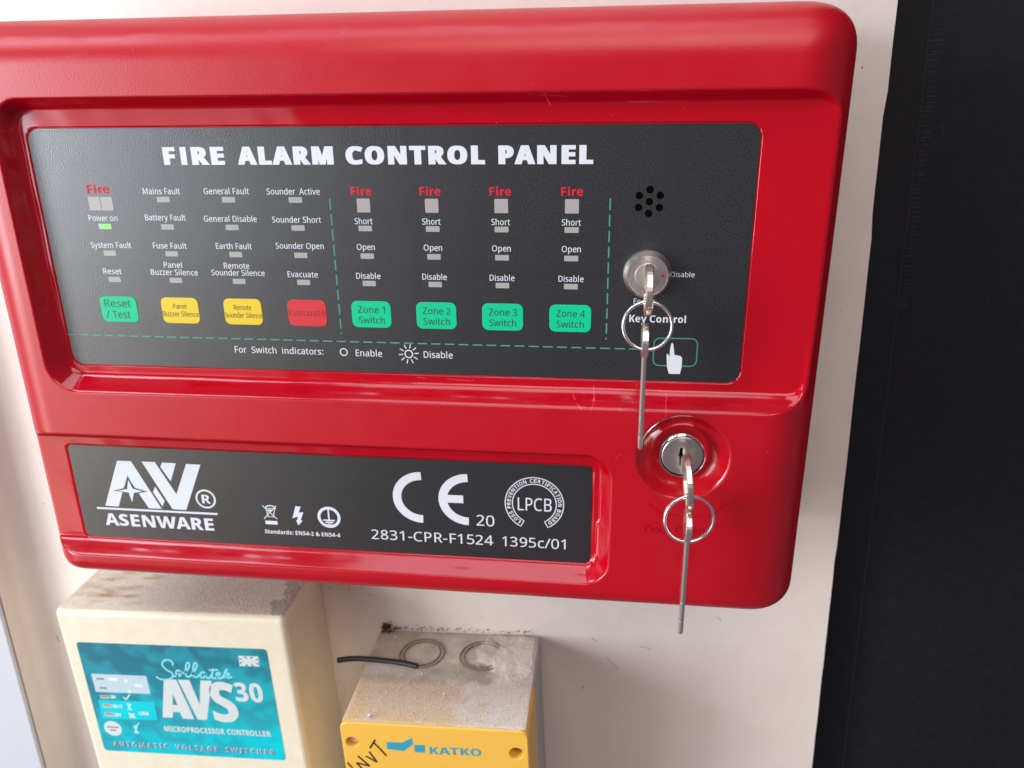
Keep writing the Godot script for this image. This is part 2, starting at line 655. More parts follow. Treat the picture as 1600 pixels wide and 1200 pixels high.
func cover_mesh() -> ArrayMesh:
	var xs := lines(XL + RL, XR - RR, 1.1, [[-10.0, -1.0, 0.5], [-1.2, 0.6, 0.2], [250.0, 262.0, 0.45], [314.2, 315.8, 0.2], [269.0, 313.0, 0.6]])
	var ys := lines(YB + RB, YT - RT, 1.1, [[3.0, 14.0, 0.45], [-0.2, 1.6, 0.2], [-109.6, -108.0, 0.2], [-121.0, -110.0, 0.45], [-152.0, -150.8, 0.2], [-148.0, -141.0, 0.45], [-205.6, -204.2, 0.2], [-211.0, -204.2, 0.45], [-164.0, -120.0, 0.6]])
	var nx := xs.size()
	var ny := ys.size()
	var pos := PackedVector3Array()
	var idx := PackedInt32Array()
	for j in ny:
		for i in nx:
			pos.append(Vector3(xs[i], ys[j], cover_z(xs[i], ys[j])))
	for j in ny - 1:
		for i in nx - 1:
			var a := j * nx + i
			idx.append_array([a, a + nx, a + 1, a + 1, a + nx, a + nx + 1])
	# rings round it: a walk round the core, outwards to the superellipse edge and back to the wall
	var walk := []      # [core vertex, outward vector to the edge]
	for i in nx: walk.append([(ny - 1) * nx + nx - 1 - i, Vector2(0, RT)])
	walk_corner(walk, (ny - 1) * nx, -RL, RT, true)
	for j in ny: walk.append([(ny - 1 - j) * nx, Vector2(-RL, 0)])
	walk_corner(walk, 0, -RL, -RB, false)
	for i in nx: walk.append([i, Vector2(0, -RB)])
	walk_corner(walk, nx - 1, RR, -RB, true)
	for j in ny: walk.append([j * nx + nx - 1, Vector2(RR, 0)])
	walk_corner(walk, ny * nx - 1, RR, RT, false)
	var wn := walk.size()
	var prev := PackedInt32Array()
	for q in walk: prev.append(q[0])
	var rings := 32
	for k in range(1, rings + 3):
		var cur := PackedInt32Array()
		for q in walk:
			var c := pos[q[0]]
			var u := minf(sin(PI * 0.5 * k / rings), 1.0) if k <= rings else 1.0
			var x: float = c.x + q[1].x * u
			var y: float = c.y + q[1].y * u
			var z := cover_z(lerpf(c.x, x, 0.99999), lerpf(c.y, y, 0.99999))
			if k == rings + 1: z = 40.0
			if k == rings + 2: z = 0.0
			cur.append(pos.size())
			pos.append(Vector3(x, y, z))
		for i in wn:
			var j := (i + 1) % wn
			if prev[i] != prev[j]: idx.append_array([prev[i], prev[j], cur[i]])
			idx.append_array([prev[j], cur[j], cur[i]])
		prev = cur
	var nor := PackedVector3Array()
	nor.resize(pos.size())
	for t in idx.size() / 3:
		var a := idx[3 * t]
		var b := idx[3 * t + 1]
		var c := idx[3 * t + 2]
		var n := (pos[c] - pos[a]).cross(pos[b] - pos[a])
		if n.length_squared() < 1e-12: continue
		n = n / sqrt(n.length())
		nor[a] += n
		nor[b] += n
		nor[c] += n
	var uv := PackedVector2Array()
	uv.resize(pos.size())
	for i in pos.size():
		nor[i] = nor[i].normalized()
		uv[i] = Vector2((pos[i].x + 30.0) / 385.0, (48.0 - pos[i].y) / 275.0)
		pos[i] *= MM
	# all faces look outwards
	if nor[(ny / 2) * nx + nx / 2].z < 0.0:
		for i in nor.size(): nor[i] = -nor[i]
		for t in idx.size() / 3:
			var s := idx[3 * t + 1]
			idx[3 * t + 1] = idx[3 * t + 2]
			idx[3 * t + 2] = s
	var arr := []
	arr.resize(Mesh.ARRAY_MAX)
	arr[Mesh.ARRAY_VERTEX] = pos
	arr[Mesh.ARRAY_NORMAL] = nor
	arr[Mesh.ARRAY_TEX_UV] = uv
	arr[Mesh.ARRAY_INDEX] = idx
	var mesh := ArrayMesh.new()
	mesh.add_surface_from_arrays(Mesh.PRIMITIVE_TRIANGLES, arr)
	return mesh

func walk_corner(walk: Array, core: int, a: float, b: float, from_top: bool):
	for k in range(1, 24):
		var t := PI * 0.5 * k / 24.0
		if not from_top: t = PI * 0.5 - t
		# from_top: starts at the side whose outward vector is along y
		walk.append([core, Vector2(a * pow(sin(t), 2.0 / 2.6), b * pow(cos(t), 2.0 / 2.6))])

func cover_material() -> StandardMaterial3D:
	var w := 1155
	var h := 825
	var grain := FastNoiseLite.new()
	grain.seed = 50
	grain.frequency = 0.3
	grain.fractal_octaves = 2
	var g := grain.get_image(w, h).get_data()
	var worn := FastNoiseLite.new()
	worn.seed = 51
	worn.frequency = 0.012
	worn.fractal_octaves = 4
	var wd := worn.get_image(w, h).get_data()
	var rough := PackedByteArray()
	rough.resize(w * h)
	var bump := PackedByteArray()
	bump.resize(w * h)
	for j in h:
		var y := 48.0 - 275.0 * (j + 0.5) / h
		for i in w:
			var x := -30.0 + 385.0 * (i + 0.5) / w
			var s := sd_upper(x, y) if y > -135.0 else sd_lower(x, y)
			var dx := x - 291.7
			var dy := y + 141.5
			if dx * dx + dy * dy < 600.0: s = minf(s, sqrt(dx * dx + dy * dy) - 20.6)
			var matt := clampf(0.5 + s * 1.6, 0.0, 1.0)
			var k := j * w + i
			rough[k] = int(255.0 * lerpf(0.09 + 0.06 * wd[k] / 255.0, 0.31 + 0.08 * wd[k] / 255.0, matt))
			bump[k] = int(128.0 + (g[k] - 128.0) * (0.08 + 0.5 * matt))
	var bi := Image.create_from_data(w, h, false, Image.FORMAT_L8, bump)
	bi.convert(Image.FORMAT_RGBA8)
	bi.bump_map_to_normal_map(1.0)
	# colour: one red, with dust specks, hairs and a few white scratches
	var ai := Image.create(w, h, false, Image.FORMAT_RGB8)
	var red := Color(0.44, 0.0, 0.009).linear_to_srgb()
	ai.fill(red)
	for k in 420:
		var c := red.lerp(Color(0.95, 0.75, 0.75), rng.randf_range(0.05, 0.35))
		var px := Vector2(rng.randi_range(2, w - 6), rng.randi_range(2, h - 6))
		ai.fill_rect(Rect2i(px, Vector2i(rng.randi_range(1, 2), rng.randi_range(1, 2))), c)
	for s in [[283.5, -113.0, 283.0, -122.0, 0.5], [251.0, -111.5, 251.6, -117.0, 0.5], [252.0, -116.0, 250.3, -120.0, 0.4], [244.0, -118.0, 246.2, -119.6, 0.5], [243.0, -116.5, 242.0, -115.0, 0.4], [262.0, -119.2, 264.5, -119.6, 0.6], [281.5, -123.0, 284.5, -124.4, 0.6], [229.0, 12.5, 231.0, 8.0, 0.5], [223.0, 12.2, 238.0, 11.2, 0.3], [310.0, -102.0, 311.0, -103.0, 0.4], [184.0, -110.5, 196.0, -111.0, 0.5], [170.0, -110.2, 174.0, -110.4, 0.5], [60.0, 32.0, 61.0, 30.0, 0.4], [232.0, -144.0, 233.0, -146.5, 0.4], [262.0, -143.0, 264.0, -141.0, 0.5]]:
		for k in 60:
			var t := k / 59.0
			var x: float = lerpf(s[0], s[2], t)
			var y: float = lerpf(s[1], s[3], t)
			var q := Vector2i(int((x + 30.0) / 385.0 * w), int((48.0 - y) / 275.0 * h))
			ai.set_pixelv(q.clamp(Vector2i.ZERO, Vector2i(w - 1, h - 1)), red.lerp(Color(1, 0.85, 0.85), s[4] * rng.randf_range(0.4, 1.0)))
	var m := plain(Color(1, 1, 1), 1.0)
	m.albedo_texture = ImageTexture.create_from_image(ai)
	m.roughness_texture = ImageTexture.create_from_image(Image.create_from_data(w, h, false, Image.FORMAT_L8, rough))
	m.roughness_texture_channel = BaseMaterial3D.TEXTURE_CHANNEL_RED
	m.normal_enabled = true
	m.normal_texture = ImageTexture.create_from_image(bi)
	m.normal_scale = 0.15
	m.metallic_specular = 0.52
	m.texture_repeat = false
	return m

# ------------------------------------------------------------------ the alarm panel
func alarm_panel():
	var t := thing("fire_alarm_panel", "red plastic fire alarm control panel with dark display, mounted on the cream board", "alarm panel")
	M.cover = cover_material()
	put("cover", cover_mesh(), M.cover, t)
	var up := put("display_plate", flat(rounded_rect(0, 314.6, -108.4, 0.5, 5.6), 91.2, 91.95, 0.12), M.plate, t)
	var z := 91.95
	for q in [["F", 62.2, 67.9], ["RE", 75.2, 90.2], ["ALARM", 96.0, 138.9], ["CONTROL", 144.3, 204.0], ["PANEL", 209.6, 248.8]]:
		var st := begin()
		var tm := text_mesh(q[0], black)
		for k in 3:
			var xf := letter_xf(tm, black, q[1] + 0.3 * k, q[2] - 0.6 + 0.3 * k, -15.05, 7.5, z, 0.06 + 0.01 * k)
			st.append_from(tm, 0, Transform3D(xf.basis * MM, xf.origin * MM))
		if q[0] == "F":
			put("title", flat(vs([70.2, -15.05, 73.0, -15.05, 73.0, -7.55, 70.2, -7.55]), z - 0.05, z + 0.07), M.white_ink, up)
		put("title", st.commit(), M.white_ink, up)
	# captions over the windows: text, x from, x to, base line
	var caps := [["Mains Fault", 50.1, 67.5, -27.6], ["General Fault", 78.6, 99.4, -27.5], ["Sounder  Active", 107.5, 131.5, -27.6], ["Power on", 21.8, 35.7, -39.5], ["Battery Fault", 49.1, 68.3, -39.1], ["General Disable", 76.9, 101.5, -39.5], ["Sounder Short", 108.6, 130.9, -39.7], ["System Fault", 20.4, 40.1, -51.7], ["Fuse Fault", 50.7, 66.8, -51.7], ["Earth Fault", 80.8, 97.6, -51.6], ["Sounder Open", 108.9, 131.0, -51.2], ["Reset", 24.1, 33.1, -63.8], ["Panel", 54.4, 63.2, -60.5], ["Buzzer Silence", 47.5, 70.3, -63.9], ["Remote", 83.3, 95.4, -60.5], ["Sounder Silence", 76.9, 102.2, -63.7], ["Evacuate", 113.0, 127.1, -64.0]]
	for k in 4:
		var o := 30.05 * k
		caps.append(["Short", 146.0 + o, 154.0 + o, -40.15])
		caps.append(["Open", 146.1 + o, 154.2 + o, -51.4])
		caps.append(["Disable", 144.8 + o, 155.9 + o - 0.1 * k, -64.25])
	for c in caps:
		write("caption", up, c[0], sans, M.white_ink, c[1], c[2], c[3], 2.62, z)
	write("caption", up, "Fire", bold, M.red_ink, 23.7, 34.1, -27.4, 3.8, z)
	for k in 4:
		write("caption", up, "Fire", bold, M.red_ink, 145.3 + 30.15 * k, 154.4 + 30.15 * k, -27.9, 3.6, z)
	write("caption", up, "Disable", sans, M.white_ink, 282.7, 292.5, -61.5, 2.2, z)
	write("caption", up, "Enable", sans, M.white_ink, 267.5, 276.6, -73.5, 2.4, z)
	write("caption", up, "Key Control", bold, M.white_ink, 265.9, 290.1, -81.6, 3.2, z)
	write("caption", up, "For  Switch  indicators:", sans, M.white_ink, 83.1, 126.2, -100.4, 3.1, z)
	write("caption", up, "Enable", sans, M.white_ink, 141.7, 154.2, -100.6, 3.1, z)
	write("caption", up, "Disable", sans, M.white_ink, 173.7, 187.1, -100.5, 3.1, z)
	# indicator windows
	for r in 4:
		var y: float = [-29.9, -42.0, -54.1, -66.35][r]
		for c in 8:
			var x: float = [29.0, 59.1, 89.6, 120.1, 150.5, 180.5, 210.45, 240.3][c]
			if r == 0 and c == 0:
				for s in [-1, 1]:
					put("fire_window", flat(rounded_rect(29.0 + s * 2.95 - 2.8, 29.0 + s * 2.95 + 2.8, -34.8, -28.8, 0.3, 2), z - 0.2, z + 0.04), M.fire_lens, up)
			elif r == 0 and c > 3:
				put("fire_window", flat(rounded_rect(x - 2.9, x + 2.9, -35.1, -29.2, 0.3, 2), z - 0.2, z + 0.04), M.fire_lens, up)
			elif r == 1 and c == 0:
				put("power_window", flat(rounded_rect(x - 3.0, x + 3.0, y - 1.2, y + 1.2, 0.2, 2), z - 0.2, z + 0.04), M.led_dim, up)
				put("lit_lamp", flat(circle(x + 0.9, y, 1.7, 1.0, 16), z, z + 0.08), M.led, up)
			else:
				put("indicator_window", flat(rounded_rect(x - 3.0, x + 3.0, y - 1.2, y + 1.2, 0.2, 2), z - 0.2, z + 0.04), M.lens, up)
	# dashed lines
	var st: SurfaceTool = begin()
	var x := -0.4
	while x < 271.0:
		prism(st, rounded_rect(x, minf(x + 4.4, 271.3), -93.55 - (x / 272.0) * 0.35 - 0.3, -93.55 - (x / 272.0) * 0.35 + 0.3, 0.05, 1), z - 0.1, z + 0.05)
		x += 6.35
	for q in [[135.65, -29.2, -90.2], [256.15, -28.8, -89.8]]:
		var y: float = q[1]
		while y > q[2]:
			prism(st, rounded_rect(q[0] - 0.3, q[0] + 0.3, maxf(y - 4.8, q[2]), y, 0.05, 1), z - 0.1, z + 0.05)
			y -= 6.7
	put("dashed_line", st.commit(), M.green_line, up)
	# push buttons
	var spec := [[28.7, "Reset", "/ Test", M.green_key], [59.1, "Panel", "Buzzer Silence", M.yellow_key], [89.7, "Remote", "Sounder Silence", M.yellow_key], [120.4, "Evacuate", "", M.red_key]]
	for k in 4: spec.append([150.55 + 29.9 * k, "Zone %d" % (k + 1), "Switch", M.green_key])
	for k in 8:
		var s: Array = spec[k]
		var b := put("push_button", flat(rounded_rect(s[0] - 9.15, s[0] + 9.15, -86.75, -74.45, 2.7, 5), z - 0.2, z + 0.22, 0.15), s[3], t)
		var zz := z + 0.22
		if k == 0:
			write("caption", b, s[1], sans, M.dark_ink, 21.8, 35.0, -79.4, 3.5, zz)
			write("caption", b, s[2], sans, M.dark_ink, 21.7, 33.8, -84.8, 3.5, zz)
		elif k == 3:
			write("caption", b, s[1], sans, M.dark_red_ink, 111.7, 129.0, -81.8, 2.9, zz)
		elif k < 3:
			var hw: float = 3.2 if k == 1 else 4.15
			write("caption", b, s[1], sans, M.brown_ink, s[0] - hw, s[0] + hw, -79.7, 2.4, zz)
			write("caption", b, s[2], sans, M.brown_ink, s[0] - 8.85, s[0] + 8.85, -83.4, 2.4, zz)
		else:
			write("caption", b, s[1], sans, M.dark_ink, s[0] - 6.15, s[0] + 6.4, -79.9, 3.1, zz)
			write("caption", b, s[2], sans, M.dark_ink, s[0] - 6.05, s[0] + 5.95, -84.75, 3.1, zz)
	# legend symbols
	st = begin()
	stroke(st, circle(136.0, -98.8, 1.65), 0.45, z - 0.05, z + 0.05, true)
	put("enable_symbol", st.commit(), M.white_ink, up)
	st = begin()
	stroke(st, circle(166.7, -98.9, 1.75), 0.5, z - 0.05, z + 0.05, true)
	for k in 10:
		var a := TAU * (k + 0.15) / 10.0
		var d := Vector2(cos(a), sin(a))
		stroke(st, PackedVector2Array([Vector2(166.7, -98.9) + d * 2.7, Vector2(166.7, -98.9) + d * 4.7]), 0.42, z - 0.05, z + 0.05)
	put("disable_symbol", st.commit(), M.white_ink, up)
	# sounder holes
	for p in [[272.3, -25.3], [268.0, -27.7], [276.5, -27.6], [272.2, -30.1], [267.9, -32.5], [276.4, -32.5], [272.1, -34.9]]:
		st = begin()
		lathe(st, p[0], p[1], vs([1.55, z + 0.02, 1.45, z + 0.1, 1.32, z + 0.06, 1.28, z + 0.02, 0.0, z + 0.02]), 20)
		put("sounder_hole", st.commit(), M.hole, up)
	# hand symbol in its green frame
	st = begin()
	stroke(st, rounded_rect(277.0, 295.7, -101.2, -88.6, 2.6, 5), 0.5, z - 0.05, z + 0.05, true)
	put("symbol_frame", st.commit(), M.green_line, up)
	put("hand_symbol", flat(vs([284.5, -90.9, 284.9, -90.6, 285.4, -91.4, 286.1, -96.1, 287.3, -96.3, 288.8, -96.6, 289.5, -97.6, 289.5, -102.0, 288.9, -104.9, 284.2, -104.9, 283.2, -102.0, 282.7, -96.6, 282.9, -95.5, 284.0, -96.8, 284.1, -93.3]), z - 0.05, z + 0.09), M.white_ink, up)
	# key switch on the plate
	var lk := Node3D.new()
	lk.name = "key_switch"
	t.add_child(lk)
	st = begin()
	lathe(st, 272.7, -60.3, vs([10.2, 91.9, 10.2, 93.6, 9.9, 94.3, 8.7, 97.0, 8.2, 97.0, 8.1, 96.6, 5.4, 96.6, 5.3, 97.2, 4.9, 97.3, 0.0, 97.3]), 56)
	put("lock_body", st.commit(), M.nickel, lk)
	put("red_dot", flat(circle(279.1, -60.2, 0.75, 0.0, 14), 96.5, 96.72), M.red_key, lk)
	# lower lock
	lk = Node3D.new()
	lk.name = "door_lock"
	t.add_child(lk)
	st = begin()
	lathe(st, 291.6, -141.0, vs([13.0, 94.2, 13.0, 95.6, 12.8, 96.2, 10.3, 100.0, 10.0, 100.3, 9.75, 100.2, 9.7, 98.6]), 64)
	put("bezel", st.commit(), M.chrome, lk)
	st = begin()
	lathe(st, 291.6, -141.0, vs([9.2, 98.4, 9.2, 99.8, 8.9, 100.05, 4.2, 100.05, 2.9, 99.7, 0.0, 99.7]), 56)
	put("lock_cylinder", st.commit(), plain(Color(0.50, 0.48, 0.46), 0.35, 1.0), lk)
	put("keyhole", flat(vs([290.3, -137.0, 291.6, -137.0, 291.6, -140.0, 292.1, -140.6, 291.5, -141.8, 291.5, -145.4, 290.6, -145.4, 290.5, -141.6, 290.0, -140.8, 290.4, -139.6]), 99.5, 100.2), M.hole, lk)
	# raised arrow arc and lettering under it
	st = begin()
	var arc := smooth_path(vs([276.6, -164.6, 282.1, -168.6, 288.6, -170.6, 296.1, -171.0, 303.0, -170.0, 307.6, -168.2]))
	stroke(st, arc, 0.8, ZT - 0.3, ZT + 0.35)
	stroke(st, vs([310.6, -163.2, 307.2, -168.6]), 0.9, ZT - 0.3, ZT + 0.35)
	put("raised_arrow", st.commit(), red_raised(), t)
	write("raised_lettering", t, "Door Open", sans, red_raised(), 276.2, 303.1, -179.9, 3.9, ZT - 0.05, 0.4)
	name_plate(t)

var raised: StandardMaterial3D
func red_raised() -> StandardMaterial3D:
	if raised == null:
		raised = plain(Color(0.44, 0.0, 0.009), 0.3)
	return raised

func name_plate(t: Node):
	var lp := put("name_plate", flat(rounded_rect(-13.4, 251.5, -204.4, -151.8, 3.0), 91.2, 91.95, 0.12), M.plate, t)
	var z := 91.95
	# maker's emblem
	var st := begin()
	prism(st, vs([12.3, -159.7, 19.8, -159.6, 31.8, -186.0, 24.8, -186.05, 20.8, -177.7, 16.2, -168.4, 11.5, -178.2, 8.2, -186.0, 0.8, -185.9]), z - 0.1, z + 0.06)
	prism(st, vs([25.5, -159.6, 32.6, -159.5, 41.3, -177.2, 49.2, -159.8, 56.8, -159.9, 45.2, -186.0, 37.8, -185.9]), z - 0.1, z + 0.06)
	prism(st, vs([36.5, -159.6, 43.8, -159.7, 39.4, -170.0, 35.2, -162.1]), z - 0.1, z + 0.06)
	prism(st, vs([30.4, -173.5, 34.2, -181.4, 32.5, -184.7, 28.7, -176.5]), z - 0.1, z + 0.06)
	prism(st, rounded_rect(-4.2, 61.9, -188.0, -186.9, 0.1, 1), z - 0.1, z + 0.06)
	put("emblem", st.commit(), M.white_ink, lp)
	put("star_outline", flat(vs([16.4, -167.6, 18.6, -174.4, 25.6, -176.5, 19.0, -178.0, 16.3, -184.4, 14.8, -178.0, 7.0, -176.8, 14.1, -174.8]), z - 0.1, z + 0.1), M.dark_ink, lp)
	put("star", flat(vs([16.4, -170.2, 17.9, -175.1, 23.2, -176.5, 18.2, -177.5, 16.3, -183.0, 15.3, -177.5, 9.0, -176.8, 14.8, -175.5]), z - 0.1, z + 0.14), M.white_ink, lp)
	st = begin()
	stroke(st, circle(56.7, -179.1, 4.9, 4.9, 36), 0.95, z - 0.05, z + 0.06, true)
	put("registered_ring", st.commit(), M.white_ink, lp)
	write("registered_letter", lp, "R", bold, M.white_ink, 54.6, 59.2, -181.6, 4.9, z)
	write("maker_name", lp, "ASENWARE", heavy, M.white_ink, -1.0, 58.8, -197.3, 7.0, z)
	# crossed bin, flash and earth symbols
	st = begin()
	stroke(st, vs([86.4, -181.1, 93.4, -188.5]), 0.45, z - 0.05, z + 0.06)
	stroke(st, vs([93.8, -180.9, 86.6, -188.7]), 0.45, z - 0.05, z + 0.07)
	stroke(st, vs([88.2, -182.6, 92.9, -182.6, 91.6, -187.4, 88.9, -187.4]), 0.55, z - 0.05, z + 0.08, true)
	stroke(st, smooth_path(vs([87.7, -182.7, 88.8, -181.5, 90.6, -181.0, 92.4, -181.5, 93.4, -182.7])), 0.6, z - 0.05, z + 0.09)
	prism(st, rounded_rect(89.4, 91.4, -184.2, -183.2, 0.1, 1), z - 0.05, z + 0.1)
	prism(st, rounded_rect(87.0, 93.4, -191.75, -189.75, 0.2, 2), z - 0.05, z + 0.06)
	put("bin_symbol", st.commit(), M.white_ink, lp)
	put("flash_symbol", flat(vs([103.9, -180.7, 106.7, -180.7, 105.2, -184.2, 107.7, -183.9, 105.9, -188.4, 106.8, -188.8, 104.4, -191.5, 103.4, -188.6, 104.1, -188.6, 104.6, -186.4, 101.6, -187.7]), z - 0.05, z + 0.06), M.white_ink, lp)
	st = begin()
	stroke(st, circle(120.9, -186.0, 5.2, 5.2, 36), 1.5, z - 0.05, z + 0.06, true)
	prism(st, rounded_rect(120.4, 121.2, -187.4, -181.5, 0.05, 1), z - 0.05, z + 0.06)
	prism(st, rounded_rect(117.7, 123.8, -188.1, -187.35, 0.05, 1), z - 0.05, z + 0.07)
	prism(st, rounded_rect(118.8, 122.9, -189.2, -188.5, 0.05, 1), z - 0.05, z + 0.06)
	prism(st, rounded_rect(119.8, 122.0, -190.2, -189.6, 0.05, 1), z - 0.05, z + 0.06)
	put("earth_symbol", st.commit(), M.white_ink, lp)
	write("caption", lp, "Standards: EN54-2 & EN54-4", bold, M.white_ink, 86.1, 125.9, -197.1, 2.25, z)
	# conformity mark
	for q in [[169.2, 154.6], [192.0, 177.4]]:
		st = begin()
		var arc := PackedVector2Array()
		var n := 32
		for k in n + 1:
			var a := PI * 0.5 + PI * k / n
			arc.append(Vector2(q[0] + 14.0 * cos(a) * 0.895, -172.5 + 11.75 * sin(a)))
		stroke(st, arc, 4.25, z - 0.05, z + 0.06)
		if q[0] > 180.0:
			prism(st, rounded_rect(q[0] - 13.0, 189.6, -174.4, -170.2, 0.05, 1), z - 0.05, z + 0.075)
		put("conformity_mark", st.commit(), M.white_ink, lp)
	write("caption", lp, "20", sans, M.white_ink, 195.8, 204.6, -186.3, 5.9, z)
	write("caption", lp, "2831-CPR-F1524", sans, M.white_ink, 142.2, 203.9, -197.0, 5.4, z)
	write("caption", lp, "1395c/01", sans, M.white_ink, 208.3, 239.5, -197.0, 5.4, z)
	# round seal
	var c := Vector2(224.2, -173.0)
	st = begin()
	var a0 := deg_to_rad(-118.0)
	var a1 := deg_to_rad(-62.0)
	var path := PackedVector2Array()
	for k in 49:
		var a := a0 - (TAU - (a1 - a0)) * k / 48.0
		path.append(c + Vector2(cos(a), sin(a)) * 14.1)
	for k in 49:
		var a := a1 + (TAU - (a1 - a0)) * k / 48.0
		path.append(c + Vector2(cos(a), sin(a)) * 10.6)
	stroke(st, path, 0.5, z - 0.05, z + 0.06, true)
	put("seal_border", st.commit(), M.white_ink, lp)
	write("seal_letters", lp, "LPCB", sans, M.white_ink, 216.2, 232.6, -176.7, 6.9, z)
	st = begin()
	var words := "LOSS PREVENTION CERTIFICATION BOARD"
	var wide := []
	var total := 0.0
	for ch in words:
		var wd := 1.0 if ch != " " else 0.6
		if ch == "I": wd = 0.55
		if ch in "MWOND": wd = 1.12
		wide.append(wd)
		total += wd
	var span := deg_to_rad(294.0)
	var at := 0.0
	for k in words.length():
		var mid: float = (at + wide[k] * 0.5) / total
		at += wide[k]
		if words[k] == " ": continue
		var a := deg_to_rad(-123.0) - span * mid
		var tm := text_mesh(words[k], bold)
		var hw: float = wide[k] * 0.72
		var lx := letter_xf(tm, bold, -hw, hw, -0.95, 1.95, 0.0, 0.06)
		var turn := Transform3D(Basis(Vector3(0, 0, 1), a - PI * 0.5), Vector3(c.x + 12.35 * cos(a), c.y + 12.35 * sin(a), z))
		var xf := turn * lx
		for s in tm.get_surface_count():
			st.append_from(tm, s, Transform3D(xf.basis * MM, xf.origin * MM))
	put("seal_lettering", st.commit(), M.white_ink, lp)

# ------------------------------------------------------------------ keys and rings
func ellipse_with_hole(c: Vector2, a: float, b: float, hole: Vector2, hr: float) -> PackedVector2Array:
	# one outline: round the bow, in along a hair-thin slit, round the hole, and back out
	var out := PackedVector2Array()
	var dir := (hole - c).angle()
	for k in 41:
		var t := dir + 0.004 + (TAU - 0.008) * k / 40.0
		out.append(c + Vector2(a * cos(t), b * sin(t)))
	for k in 25:
		var t := dir - 0.01 - (TAU - 0.02) * k / 24.0
		out.append(hole + Vector2(cos(t), sin(t)) * hr)
	return out

# polygon in (z, y) turned into a plate across x
func side_plate(poly: PackedVector2Array, x: float, thick: float, b := 0.25, turn := 0.0, about := Vector3.ZERO) -> Mesh:
	var st := begin()
	var base := Basis(Vector3(0, 0, 1), Vector3(0, 1, 0), Vector3(-1, 0, 0))
	for s in [1.0, -1.0]:
		var xf := Transform3D(base if s > 0.0 else Basis(Vector3(0, 0, 1), Vector3(0, 1, 0), Vector3(1, 0, 0)), Vector3(x, 0, 0))
		var r := Transform3D(Basis(Vector3(0, 0, 1), deg_to_rad(turn)), Vector3())
		xf = Transform3D(Basis(), about) * r * Transform3D(Basis(), -about) * xf
		prism(st, poly, 0.0, thick * 0.5, b, xf)
	return st.commit()

func ring_mesh(c: Vector3, r: float, wire: float, tilt: Basis) -> Mesh:
	var st := begin()
	var pts := PackedVector3Array()
	var n := 120
	for k in n + 1:
		var a := TAU * 1.92 * k / n + 2.2
		var w := (float(k) / n - 0.5) * wire * 2.1
		pts.append(c + tilt * Vector3(r * cos(a), r * sin(a), w))
	tube(st, pts, wire, 10)
	return st.commit()

func key_blade(top: float, tip: float, z: float, w: float) -> PackedVector2Array:
	# hanging key, seen from the side: (z, y), bow shoulder at the top, teeth towards the viewer
	var p := PackedVector2Array()
	p.append(Vector2(z + w * 0.5, top))
	for q in [[0.36, 0.12], [0.16, 0.15]]:
		var yy: float = lerpf(tip, top, q[0])
		p.append(Vector2(z + w * 0.5, yy + 1.1))
		p.append(Vector2(z + w * 0.5 - q[1], yy + 0.5))
		p.append(Vector2(z + w * 0.5 - q[1], yy - 0.5))
		p.append(Vector2(z + w * 0.5, yy - 1.1))
	p.append(Vector2(z + w * 0.5, tip + 1.2))
	p.append(Vector2(z + w * 0.5 - 1.2, tip))
	p.append(Vector2(z - w * 0.2, tip))
	p.append(Vector2(z - w * 0.5 + 0.6, tip + 2.2))
	var y := tip + 3.0
	var k := 0
	while y < top - 9.0:
		var d: float = [0.2, 1.5, 0.8, 2.0, 1.1, 0.5, 1.7][k % 7]
		p.append(Vector2(z - w * 0.5 + d, y))
		p.append(Vector2(z - w * 0.5 + d, y + 1.0))
		p.append(Vector2(z - w * 0.5 + 0.1, y + 2.4))
		y += 3.6
		k += 1
	p.append(Vector2(z - w * 0.5, top - 8.0))
	p.append(Vector2(z - w * 0.5, top))
	return p

